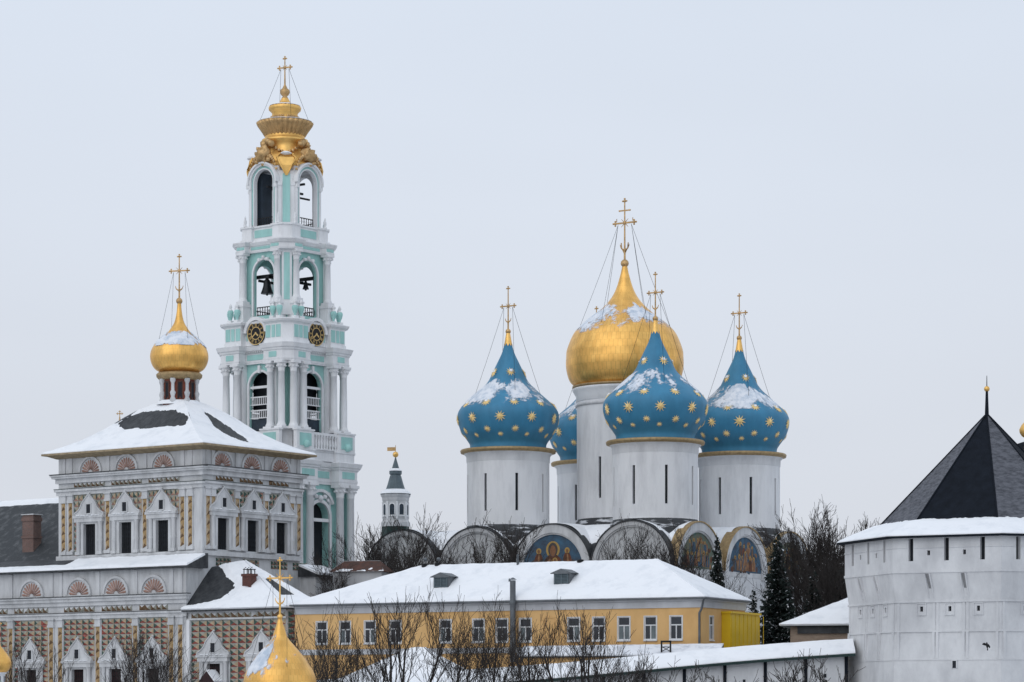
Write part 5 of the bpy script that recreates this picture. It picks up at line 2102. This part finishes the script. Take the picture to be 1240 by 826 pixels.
# tent roof
b = MB()
for k in range(8):
    dusty = k in (7, 1, 3, 5)
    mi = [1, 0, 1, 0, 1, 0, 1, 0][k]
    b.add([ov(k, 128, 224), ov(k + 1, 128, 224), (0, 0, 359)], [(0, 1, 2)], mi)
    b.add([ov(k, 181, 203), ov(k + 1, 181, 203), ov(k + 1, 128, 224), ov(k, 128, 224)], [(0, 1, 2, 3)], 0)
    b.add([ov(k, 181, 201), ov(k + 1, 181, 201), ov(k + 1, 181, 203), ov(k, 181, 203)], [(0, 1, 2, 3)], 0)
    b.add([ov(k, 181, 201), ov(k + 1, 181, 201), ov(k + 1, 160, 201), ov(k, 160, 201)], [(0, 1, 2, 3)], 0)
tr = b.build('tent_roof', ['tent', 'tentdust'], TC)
for k in range(8):
    A_, B_, C_, D_ = ov(k, 180.5, 203.3), ov(k + 1, 180.5, 203.3), ov(k + 1, 126, 225.6), ov(k, 126, 225.6)
    snow_quad('snow', tr, [A_, B_, C_, D_], 2.2, 50, 14, fscale=.06, nrm=Vector((0, 0, 1)),
              fnc=lambda u, v, p: max(-.5, min(1, .5 + v * 8) * (1 if v < .8 else 1 - (v - .8) * 5 * (1.0 + 1.0 * fn(p.x * .12, p.y * .12, 2)))))
    b = MB()
    b.tube([ov(k, 128, 224.6), (0, 0, 359.6)], [1.1, .8], 6)
    b.build('hip_ridge', 'tent', tr)
b = MB()
b.lathe([(2.6, 352), (2.4, 360), (1.5, 386)], 12)
sp = b.build('spire', 'tent', TC)
b = MB()
b.ball((0, 0, 389), 3.5, 16)
b.build('orb', 'gold', sp)
b = MB()
b.lathe([(.6, 392), (.35, 405)], 8)
b.build('rod', 'iron', sp)

# ------------------------------------------------------------------ second tent roof and cupola behind it, at the right
gt = root('gate_tower', 1292, 330, 0, 'dark-roofed tower with gold cupola behind the fortress tower', 'tower')
b = MB()
b.lathe([(135, 0), (135, 190)], 8, smooth=False)
b.build('wall', 'oldwhite', gt)
b = MB()
b.lathe([(140, 190), (138, 194), (62, 322), (12, 338)], 8, smooth=False)
gtr = b.build('roof', 'tent', gt)
b = MB(T(-52, -30, 0))
b.lathe([(5, 312), (5, 327), (8, 329), (10.5, 333), (11, 337), (8.5, 342), (4, 347), (1.4, 352), (.6, 358)], 24)
b.build('cupola', 'gold', gt)
b = MB(T(-52, -30, 0))
b.lathe([(.6, 356), (.4, 366)], 6)
b.build('rod', 'iron', gt)

# ------------------------------------------------------------------ brick house between the wall and the tower
bh = root('brick_house', 1028, 312, radians(12), 'low tan brick house with a snowy roof beside the white tower', 'house')
hf = Frame(1028, 312, radians(12))
hx = hf.x_at(957)
b = MB()
b.box(hx, 40, 0, 90, 0, 102)
b.build('wall', 'tanbrick', bh)
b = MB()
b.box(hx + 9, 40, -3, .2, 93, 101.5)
b.build('eave_dark_board', 'roofdark', bh)  # dark band running under the eave
b = MB()
zr_ = 140.0
b.add([(hx - 12, -9, 102), (46, -9, 102), (46, 96, 102), (hx - 12, 96, 102), (60, 44, zr_ + 6), (hx + 78, 44, zr_)], [(0, 1, 4, 5), (2, 3, 5, 4), (3, 0, 5), (0, 3, 2, 1)])
br_ = b.build('roof', 'green', bh)
snow_quad('snow', br_, [(hx - 12, -8.6, 102.6), (46, -8.6, 102.6), (60, 44, zr_ + 6.4), (hx + 78, 44, zr_ + .4)], 2.4, 40, 16)
snow_quad('snow', br_, [(hx - 12, 96, 102.6), (hx - 12, -8.6, 102.6), (hx + 78, 44, zr_ + .4), (hx + 78, 44, zr_ + .4)], 2.4, 20, 16)

# ------------------------------------------------------------------ fortress wall
WA_, WB_ = P(1030, 792, 298), P(340, 847, 298)
fw = bpy.data.objects.new('fortress_wall', None)
COL.objects.link(fw)
fw.location = (WA_.x, WA_.y, 0)
tag(fw, 'white fortress wall with dark posts and a long snow-covered roof', 'wall')
Lw = WA_.x - WB_.x


def wz(x):          # eave height along the wall, x from 0 (tower) to -Lw
    t = -x / Lw
    return WA_.z + (WB_.z - WA_.z) * t + .12 * sin(t * 9)


PS = 49.0 / F * 298
npan = int(Lw / PS)
for i in range(npan):
    x0, x1 = -.45 - i * PS, -.45 - (i + 1) * PS
    b = MB()
    za, zb_ = wz(x0), wz(x1)
    b.add([(x1, 0, -6.5), (x0, 0, -6.5), (x0, 0, za - .1), (x1, 0, zb_ - .1), (x1, 2.6, -6.5), (x0, 2.6, -6.5), (x0, 2.6, za - .1), (x1, 2.6, zb_ - .1)],
          [(0, 1, 2, 3), (4, 7, 6, 5), (0, 4, 5, 1), (3, 2, 6, 7)])
    b.build('wall_panel', 'oldwhite', fw)
    b = MB()
    b.add([(x0 - .18, -.14, za - 3.4), (x0 + .16, -.14, za - 3.4), (x0 + .16, -.14, za - .05), (x0 - .18, -.14, za - .05), (x0 - .18, .1, za - 3.4), (x0 + .16, .1, za - 3.4),
           (x0 + .16, .1, za - .05), (x0 - .18, .1, za - .05)], [(0, 1, 2, 3), (0, 4, 5, 1), (1, 5, 6, 2), (0, 3, 7, 4)])
    b.build('post', 'tent', fw)
    if i % 2 == 0:
        xm = (x0 + x1) / 2 - .1
        b = MB(T(xm, 0, wz(xm)))
        b.box(-.14, .14, -.03, .05, -2.3, -1.9)
        b.build('loophole', 'dark', fw)
b = MB()
X0, X1 = .4, -Lw
for (ya, za_, yb_, zb__) in ((-.9, 0, 1.4, 1.4), (1.4, 1.4, 3.6, 0)):
    V = []
    n = 24
    for i in range(n + 1):
        x = X0 + (X1 - X0) * i / n
        V += [(x, ya, wz(x) + za_), (x, yb_, wz(x) + zb__)]
    b.add(V, [(2 * i, 2 * i + 1, 2 * i + 3, 2 * i + 2) for i in range(n)], 0, True)
wr = b.build('roof', 'green', fw)
b = MB()
V = []
for i in range(n + 1):
    x = X0 + (X1 - X0) * i / n
    V += [(x, -.92, wz(x) - .26), (x, -.92, wz(x) + .02), (x, -.4, wz(x) - .2)]
b.add(V, [(3 * i, 3 * i + 3, 3 * i + 4, 3 * i + 1) for i in range(n)])
b.add(V, [(3 * i, 3 * i + 3, 3 * i + 5, 3 * i + 2) for i in range(n)])
b.build('eave_board', 'green', wr)
b = MB()
V = []
n, m_ = 160, 10
for i in range(n + 1):
    x = X0 + (X1 - X0) * i / n
    for j in range(m_ + 1):
        t = j / m_
        k = (.24 + .10 * fn(x * .25, t * 2, 3) + .05 * fn(x * 1.3, t * 5, 7)) * min(1, .4 + t * 8)
        V.append((x, -.84 + 2.3 * t, wz(x) + 1.37 * t + k + .03))
b.add(V, [(i * (m_ + 1) + j, i * (m_ + 1) + j + 1, (i + 1) * (m_ + 1) + j + 1, (i + 1) * (m_ + 1) + j) for i in range(n) for j in range(m_)], 0, True)
V = []
for i in range(n + 1):
    x = X0 + (X1 - X0) * i / n
    V += [(x, -.84, wz(x) + .02), (x, -.84, wz(x) + .03 + (.24 + .10 * fn(x * .25, 0, 3) + .05 * fn(x * 1.3, 0, 7)) * .4)]
b.add(V, [(2 * i, 2 * i + 2, 2 * i + 3, 2 * i + 1) for i in range(n)])
V = []
for i in range(n + 1):
    x = X0 + (X1 - X0) * i / n
    V += [(x, 1.46, wz(x) + 1.62), (x, 3.6, wz(x) + .2)]
b.add(V, [(2 * i, 2 * i + 1, 2 * i + 3, 2 * i + 2) for i in range(n)])
b.build('snow', 'snow', wr)

# low snow-covered shed roof behind the wall, in front of the ochre building
ls = root('lean_to_shed', 862, 303, radians(14), 'low shed with flat grey snowy roof between fortress wall and ochre building', 'shed')
lf_ = Frame(862, 303, radians(14))
lx = lf_.x_at(630)
b = MB()
b.box(lx, 4, 0, 34, 0, 66)
b.build('wall', 'ochre', ls)
b = MB()
b.add([(lx - 4, -5, 66), (8, -5, 66), (8, 38, 80), (lx - 4, 38, 78), (lx - 4, -5, 64.5), (8, -5, 64.5), (8, 38, 64.5), (lx - 4, 38, 64.5)],
      [(0, 1, 2, 3), (4, 5, 1, 0), (5, 6, 2, 1), (4, 7, 6, 5), (3, 2, 6, 7), (0, 3, 7, 4)])
lr_ = b.build('roof', 'roofdark', ls)
snow_quad('snow', lr_, [(lx - 4, -5, 66.2), (8, -5, 66.2), (8, 38, 80.2), (lx - 4, 38, 78.2)], 1.6, 60, 12, 'thinsnow')
# iron frame standing on the shed roof
fr = root('roof_hatch_frame', 807, 304.5, radians(14), 'dark iron frame standing on the snowy shed roof', 'frame', z=0)
b = MB()
for x in (-6, 5):
    b.box(x - .9, x + .9, -1, 1, 70, 84)
b.box(-7, 6, -1, 1, 82, 84.2)
b.box(-7, 6, -.6, .6, 76, 77)
b.tube([(-6, 0, 71), (5, 0, 77)], .5, 5)
b.tube([(5, 0, 71), (-6, 0, 77)], .5, 5)
b.build('rails', 'iron', fr)

# ------------------------------------------------------------------ small gatehouse with a snow-covered roof before the ochre building
gh = root('gatehouse', 500, 303, radians(20), 'small gatehouse under a peaked snow-covered roof before the ochre building', 'gatehouse')
b = MB()
b.box(-66, 56, -20, 50, -40, 34)
b.build('wall', 'oldwhite', gh)
RT0, RT1 = (-6, 15, 74), (8, 15, 74)
Eg = [(-88, -34, 33), (72, -34, 33), (72, 62, 33), (-88, 62, 33)]
b = MB()
b.add(Eg + [RT0, RT1], [(0, 1, 5, 4), (1, 2, 5), (2, 3, 4, 5), (3, 0, 4), (0, 3, 2, 1)])
gr_ = b.build('roof', 'roofdark', gh)
up = lambda p: (p[0], p[1], p[2] + .6)
for c4 in ([Eg[0], Eg[1], RT1, RT0], [Eg[1], Eg[2], RT1, RT1], [Eg[3], Eg[0], RT0, RT0]):
    snow_quad('snow', gr_, [up(q_) for q_ in c4], 2.6, 40, 20)
b = MB()
b.tube([(9, 14, 75.5), (72.5, -34.5, 34.5)], 1.0, 6)
b.build('hip_ridge', 'roofdark', gr_)

# ------------------------------------------------------------------ small white turret with a weather vane, far behind
tu = root('lookout_turret', 479, 440, radians(14), 'slim white turret with slate spire and flag-shaped weather vane', 'turret')
b = MB()
b.lathe([(16.8, 120), (16.8, 222)], 8, smooth=False, ph=pi / 8)
b.build('lower_shaft', 'green', tu)
b = MB()
b.lathe([(17.4, 222), (17.8, 224), (17.8, 227), (16.2, 229), (15.6, 231), (15.6, 252), (16.4, 254), (16.6, 257), (18, 259), (18.3, 261)], 8, smooth=False, ph=pi / 8)
tb = b.build('lantern', 'stone', tu)
for k in range(8):
    M = RZ(k * pi / 4) @ T(0, -14.6, 0)
    b = MB(M)
    arch_band(b, 3.0, 4.2, 246, -.8, .3, 0, 12, legs=10)
    b.box(-4.6, 4.6, -1.2, .3, 234, 235.8)
    b.build('window_surround', 'white', tb)
    b = MB(M)
    half_disc(b, 3.0, 0, -.15, 0, z=246, drop=10)
    b.build('window_pane', 'darkblue', tb)
    b = MB(RZ(k * pi / 4 + pi / 8))
    b.box(-1, 1, -16.4, -15, 231, 252)
    b.build('pilaster', 'white', tb)
b = MB()
b.lathe([(18.6, 261), (17, 263), (12, 266.5), (9.5, 274), (7, 283), (6.2, 284.5), (7.6, 286), (7.6, 290), (5, 291.5), (4.4, 293), (1.4, 303), (.7, 306)], 8, smooth=False, ph=pi / 8)
ts = b.build('spire', 'slate', tu)
b = MB()
b.lathe([(18.8, 261.6), (17.2, 264.4), (12.4, 267.4), (12.0, 267)], 24, caps=(False, False))
b.build('snow', 'snow', ts)
b = MB()
b.lathe([(7.9, 289.6), (6.8, 291.6), (4.8, 292.6)], 16, caps=(False, False))
b.build('snow', 'snow', ts)
b = MB()
b.ball((0, 0, 309.5), 3.6, 14)
b.build('orb', 'gold', ts)
b = MB()
b.lathe([(.4, 312), (.3, 321)], 6)
b.box(-10.5, 0, -.2, .2, 314, 318.5)
b.build('weather_vane', 'goldold', ts)

# ------------------------------------------------------------------ rusty-roofed shed under the bell tower
sd_ = root('rusty_shed', 462, 352, radians(15), 'old shed with rusty brown roof in trees under bell tower', 'shed')
b = MB()
b.box(-62, 0, 0, 40, 0, 168)
b.build('wall', 'frieze', sd_)
b = MB()
b.add([(-66, -4, 168), (4, -4, 168), (4, 44, 168), (-66, 44, 168), (-54, 20, 182), (-8, 20, 182)], [(0, 1, 5, 4), (1, 2, 5), (2, 3, 4, 5), (3, 0, 4), (0, 3, 2, 1)])
sr = b.build('roof', 'rust', sd_)
snow_quad('snow', sr, [(-66, -4, 168.4), (4, -4, 168.4), (-8, 20, 182.4), (-54, 20, 182.4)], 1.6, 50, 16,
          fnc=lambda u, v, p: max(-.4, min(1, 1.2 * fn(u * 6, v * 3, 2) * 2 - .9 + (.25 - v) * 3)))

# ------------------------------------------------------------------ golden domes in the foreground
FP = smooth_prof([(26, 0), (33, 4), (40, 14), (44.3, 26), (43.6, 38), (40, 48), (36, 54), (29.5, 64), (19.5, 76), (10, 87), (7, 95), (3.8, 105), (2.6, 110)], 70)


def gold_church(px, ytop, Y, label, sc=1.0, ang=.3):
    k = Y / F
    o = root('chapel', px, Y, ang, label, 'chapel', z=0)
    o.scale = (k * sc,) * 3
    zt_ = (HZ - ytop) / sc          # local height of the ball
    base = zt_ - 112
    M = T(0, 0, base)
    m = MB()
    m.lathe(FP, 64)
    d = link('dome', m.mesh('dome', 'golddome_small'), o, M)
    dome_snow(d, FP, 34, 92, 1.0, 3.3, cover=-1.0, thick=1.0, az=lambda a, z: 1.36 * max(0, cos(a + 2.06 + (z - 60) * .003)) ** 3)
    cross(d, (0, 0), 116, 185, 160, 16, 1.9, chains=(38, 50, 4), ball=(113, 3.5), matn='gold', ang=-ang + .12, chain_r=.25)
    b = MB()
    b.lathe([(24, base - 46), (24, base - 6), (29, base - 3), (30, base), (26, base + 1)], 40)
    dr_ = b.build('drum', 'white', o)
    for q in range(8):
        w_ = MB(RZ(q * pi / 4))
        w_.box(-2.5, 2.5, -24.4, -23, base - 38, base - 12)
        w_.build('window_pane', 'dark', dr_)
    b = MB()
    b.box(-70, 70, -70, 70, base - 170, base - 92)
    b.build('wall', 'white', o)
    b = MB()
    b.loft([[(-78, -78, base - 92), (78, -78, base - 92), (78, 78, base - 92), (-78, 78, base - 92)], [(-20, -20, base - 44), (20, -20, base - 44), (20, 20, base - 44), (-20, 20, base - 44)]])
    b.build('roof', 'thinsnow', o)
    return o


gold_church(339, 748, 232, 'gold onion dome of a chapel, patched with snow, its gilded cross before the apse')
gold_church(-3, 773, 236, 'gold onion dome of a small chapel beside the refectory church\'s lower gallery', sc=.37)

# far cross peeping over the refectory roof
fc = root('far_cupola', 145, 420, 0, 'tiny gilded cross peeping over the refectory church\'s snowy roof', 'cross')
b = MB()
b.lathe([(4, 300), (4.5, 340), (1, 352), (.5, 356)], 12)
b.build('cupola', 'goldold', fc)
cross(fc, (0, 0), 352, 363, 359, 3.4, .8, crescent=False)


# ------------------------------------------------------------------ trees
def grow(seed, h, spread, fork, dens=1.0, minr=.016, lev=4, trunk_frac=.35, stems=1, limb=.5, tap=.45, droop=0.0, r0=None):
    """a bare tree of height h as two builders: trunk with main limbs, and the twigs of the crown"""
    rnd = random.Random(seed)
    tb, cb = MB(), MB()
    r0 = r0 or h * .0165

    def rv():
        return Vector((rnd.uniform(-1, 1), rnd.uniform(-1, 1), rnd.uniform(-1, 1)))

    def branch(p, d, ln, r, level):
        nseg = 6 if level == 0 else (4 if level < 3 else (3 if level < lev else 2))
        pts, rad = [p.copy()], [r]
        q, dd = p.copy(), d.normalized()
        wob = .09 if level == 0 else .22
        end = r * (tap if level == 0 else .45)
        for i in range(nseg):
            dd = (dd + rv() * wob + Vector((0, 0, .10 if level == 1 else .06)) - Vector((0, 0, droop * level * .05))).normalized()
            q = q + dd * ln / nseg
            pts.append(q.copy())
            rad.append(max(minr, r + (end - r) * (i + 1) / nseg))
        tgt = tb if level <= 1 else cb
        tgt.tube(pts, rad, 7 if level == 0 else (5 if level == 1 else 3), 0, level < 2, caps=False)
        if level >= lev:
            return
        if level == 0:
            n = int(fork * dens)
            ts = [trunk_frac + (1 - trunk_frac) * (i + rnd.random() * .8) / n for i in range(n)]
        else:
            n = max(2, int((5.6 - .5 * level) * dens + rnd.random()))
            ts = [.18 + .82 * (i + rnd.random()) / n for i in range(n)]
        for t in ts:
            t = min(t, .999)
            k = int(t * nseg)
            bp = pts[k].lerp(pts[k + 1], t * nseg - k)
            bd = (pts[k + 1] - pts[k]).normalized()
            side = bd.cross(rv()).normalized()
            an = rnd.uniform(.45, .95) * spread * (1.15 if level == 0 else 1.0)
            nd = bd * cos(an) + side * sin(an) + Vector((0, 0, .18))
            if level == 0:
                nl = h * limb * (1 - .5 * (t - trunk_frac) / (1 - trunk_frac)) * rnd.uniform(.7, 1.2)
            else:
                nl = ln * rnd.uniform(.42, .66) * (1.1 - .4 * t)
            rr = max(minr, (r + (end - r) * t) * (rnd.uniform(.40, .62) if level == 0 else rnd.uniform(.34, .52)))
            branch(bp, nd, nl, rr, level + 1)
        if level > 0:
            branch(pts[-1], dd + rv() * .25, ln * .5, max(minr, end), level + 1)

    for s_ in range(stems):
        a = rnd.uniform(0, 2 * pi)
        lean = Vector((cos(a), sin(a), 0)) * (.0 if stems == 1 else rnd.uniform(.12, .3))
        branch(Vector((lean.x * .6, lean.y * .6, 0)), Vector((0, 0, 1)) + lean + rv() * .04, h * (.80 if stems == 1 else rnd.uniform(.62, .8)), r0 * (1 if stems == 1 else .7), 0)
    # normalise so the topmost twig is at h
    zs_ = sorted(p.z for p in cb.v)
    top = zs_[int(len(zs_) * .993)]
    k = h / top
    for m in (tb, cb):
        m.v = [Vector((p.x * k, p.y * k, p.z * k)) for p in m.v]
    return tb, cb


MODELS = {}


def bare_tree(kind, px, ytop, Y, label, group, rot=0.0, name='bare_tree', cat='tree', zb=None):
    """kind = (seed, spread, fork, density, levels, trunk share, stems); alike kinds share meshes, scaled to size"""
    if kind not in MODELS:
        seed, spread, fork, dens, lev, tf, stems, limb = kind
        hh = 14.0 if name == 'bare_tree' else 6.0
        tb, cb = grow(seed, hh, spread, fork, dens, (.0128 if Y < 320 else .0125), lev, tf, stems, limb, .35)
        MODELS[kind] = (tb.mesh('trunk', 'bark'), cb.mesh('crown', 'bark'), hh)
    tm, cm, hh = MODELS[kind]
    p = P(px, ytop, Y)
    z0 = ground_z(p.x, Y) - .08 if zb is None else zb
    o = bpy.data.objects.new(name, None)
    COL.objects.link(o)
    o.location = (p.x, Y, z0)
    k = (p.z - z0) / hh
    o.scale = (k, k, k)
    o.rotation_euler = (0, 0, rot)
    tag(o, label, cat, group)
    link('trunk', tm, o)
    link('crown', cm, o)
    return o


GF = 'bare trees in front of the ochre building'
K1, K2, K3, K4 = (11, .72, 9, 1.15, 3, .40, 2, .38), (23, .66, 7, 1.1, 3, .42, 3, .34), (37, .85, 10, 1.15, 3, .42, 2, .42), (5, .7, 6, 1.1, 3, .40, 4, .34)
for kd, px, yt, Y, rot, lb in [
    (K1, 408, 732, 262, 0.3, 'bare tree in front of the ochre building, next to the chapel\'s gold dome'),
    (K2, 478, 719, 270, 1.2, 'tall bare tree whose top overlaps the ochre building\'s frieze'),
    (K3, 541, 736, 264, 2.2, 'wide bare tree before the gatehouse\'s peaked snowy roof'),
    (K1, 584, 728, 268, 3.9, 'bare tree just left of the facade\'s metal flue pipe'),
    (K4, 640, 748, 262, .7, 'many-stemmed bare tree beside the facade\'s metal flue pipe'),
    (K2, 712, 736, 266, 4.4, 'bare tree before the windows by the snowy shed'),
    (K1, 440, 750, 259, 5.5, 'slender bare tree between the chapel dome and the gatehouse'),
    (K3, 378, 776, 256, 1.0, 'low bare tree close against the chapel\'s gold dome'),
    (K1, 740, 772, 260, 2.9, 'low bare tree whose crown overlaps the snowy shed\'s roof'),
]:
    bare_tree(kd, px, yt, Y, lb, GF, rot)
GL = 'bare trees in front of the refectory church'
for kd, px, yt, Y, rot, lb in [
    (K4, 32, 772, 262, .2, 'bare tree in front of gallery windows, next to the small gold chapel dome'),
    (K2, 160, 766, 264, 2.0, 'bare tree in front of the church gallery\'s middle windows'),
    (K3, 186, 774, 258, 3.3, 'bare tree in front of the gallery window nearest the apse'),
]:
    bare_tree(kd, px, yt, Y, lb, GL, rot)
GS = 'bare shrubs along the fortress wall'
S1, S2 = (71, .8, 6, .8, 3, .15, 3, .45), (77, .85, 5, .8, 3, .15, 4, .45)
for i, (px, yt, Y, rot, lb) in enumerate([(755, 800, 284, 0, 'bare shrub reaching over the wall roof below the snowy shed'), (815, 797, 286, 1, 'bare shrub against the fortress wall below the iron frame'),
                                          (858, 806, 285, 2, 'bare shrub at the wall below the ochre building\'s corner downpipe'), (946, 797, 287, 3, 'bare shrub at the wall below the tall spruce'),
                                          (978, 793, 286, 4.5, 'bare shrub at the wall below the brick house, the taller of two'),
                                          (1003, 812, 285, 5, 'small bare shrub at the wall next to the fortress tower')]):
    bare_tree(S1 if i % 2 else S2, px, yt, Y, lb, GS, rot, 'bare_shrub', 'shrub')
GB = 'bare trees around the cathedral'
B1, B2, B3 = (101, .85, 12, .95, 4, .5, 1, .46), (113, .75, 8, .9, 4, .5, 3, .38), (131, .95, 11, .9, 4, .52, 2, .46)
for kd, px, yt, Y, rot, lb in [
    (B1, 452, 640, 362, .4, 'bare tree beside the bell tower, above the rusty shed'),
    (B2, 512, 628, 366, 1.9, 'bare tree in front of the plain grey gable next to the white turret'),
    (B3, 484, 652, 358, 3.3, 'spreading bare tree standing before the white turret\'s dark shaft'),
    (B2, 592, 634, 370, 4.1, 'slender bare tree before the drum with the snow-ringed blue dome'),
    (B1, 745, 638, 366, 2.6, 'bare tree before the plain grey gable next to the painted saint'),
    (B3, 790, 640, 362, 5.0, 'wide bare tree before the cathedral\'s near corner'),
    (B2, 822, 655, 360, .9, 'bare tree touching the cathedral\'s first gold-edged gable'),
    (B3, 880, 690, 352, 1.4, 'low bare tree under the gold-edged painted gables'),
    (B1, 412, 668, 352, 5.8, 'bare tree at the foot of the bell tower'),
]:
    bare_tree(kd, px, yt, Y, lb, GB, rot)
GR = 'big bare trees beside the fortress tower'
R1, R2 = (211, .72, 10, .95, 4, .34, 3, .46), (223, .68, 9, .95, 4, .34, 4, .44)
for kd, px, yt, Y, rot, lb in [
    (R1, 998, 618, 368, .0, 'tallest dense bare tree between the cathedral and the fortress tower'),
    (R2, 1036, 632, 364, 2.1, 'dense bare tree touching the fortress tower\'s snowy eave'),
    (R2, 966, 642, 372, 4.0, 'dense bare tree next to the cathedral\'s last painted gable'),
    (R1, 1012, 660, 350, 5.1, 'lower dense bare tree behind the brick house'),
]:
    bare_tree(kd, px, yt, Y, lb, GR, rot)


def spruce(px, ytop, Y, wpx, label, seed, snow=.15):
    rnd = random.Random(seed)
    p = P(px, ytop, Y)
    z0 = ground_z(p.x, Y) - .05
    h = p.z - z0
    R = wpx / F * Y / 2
    o = bpy.data.objects.new('spruce_tree', None)
    COL.objects.link(o)
    o.location = (p.x, Y, z0)
    tag(o, label, 'tree', 'spruces below the cathedral')
    tb = MB()
    tb.lathe([(h * .014, 0), (h * .008, h * .6), (.02, h)], 8)
    tb.build('trunk', 'bark', o)
    cb = MB()
    V, Fc, Mi = [], [], []
    nbr = int(90 + h * 44)
    for k in range(nbr):
        t = (k + rnd.random()) / nbr
        t = 1 - (1 - t) ** .62
        z = h * (.05 + .94 * t)
        L = (R * (1 - t) ** .82 + .10) * rnd.uniform(.55, 1.15)
        a = rnd.uniform(0, 2 * pi)
        dirh = Vector((cos(a), sin(a), 0))
        side = Vector((-sin(a), cos(a), 0))
        m = max(4, int(L / .10))
        for j in range(m):
            s_ = (j + rnd.random()) / m
            c = dirh * L * s_ + Vector((0, 0, z - .42 * L * s_ + .24 * L * s_ * s_ + rnd.uniform(-.1, .1)))
            wd = (.12 + .34 * (1 - s_) * min(1, L)) * rnd.uniform(.6, 1.3)
            for sg in (-1, 1):
                i0 = len(V)
                V += [c - dirh * .08, c + side * sg * wd + dirh * rnd.uniform(.05, .3) + Vector((0, 0, rnd.uniform(-.34, -.02))), c + dirh * .26 + Vector((0, 0, rnd.uniform(-.16, .06)))]
                Fc.append((i0, i0 + 1, i0 + 2))
                Mi.append(1 if rnd.random() < snow * (.4 + s_) else 0)
    cb.v, cb.f, cb.m, cb.sm = V, Fc, Mi, [False] * len(Fc)
    cb.build('crown', ['needles', 'thinsnow'], o)


spruce(941, 643, 350, 76, 'tall dark spruce beside the yellow-clad annex and the last painted gable', 1, .05)
spruce(868, 645, 358, 40, 'smaller dark spruce between two gold-edged painted gables', 2, .05)
spruce(985, 690, 352, 60, 'low dark spruce under the dense bare trees by the brick house', 3, .04)
spruce(1018, 684, 356, 62, 'dark spruce behind the brick house next to the fortress tower', 4, .03)
spruce(912, 712, 344, 34, 'young spruce just behind the yellow-clad annex', 5, .12)

# ------------------------------------------------------------------ crow flying past the tower wall
cw = bpy.data.objects.new('crow', None)
COL.objects.link(cw)
cw.location = P(1195, 781, 262)
tag(cw, 'black crow in flight before the white fortress tower', 'bird')
b = MB()
b.tube([(0, 0, .26), (0, 0, .16), (0.02, 0, 0), (.04, 0, -.2), (.06, 0, -.4)], [.03, .07, .11, .08, .02], 8)
b.add([(-.02, 0, .1), (-.05, 0, -.1), (-.42, .1, .02), (-.36, .08, .16), (-.2, .03, .2)], [(0, 1, 2, 3, 4)])
b.add([(.05, 0, .1), (.06, 0, -.12), (.30, .12, -.32), (.34, .12, -.14), (.2, .05, .06)], [(0, 1, 2, 3, 4)])
b.add([(.03, 0, -.3), (.09, 0, -.3), (.13, 0, -.52), (0, 0, -.5)], [(0, 1, 2, 3)])
b.build('body', 'iron', cw)
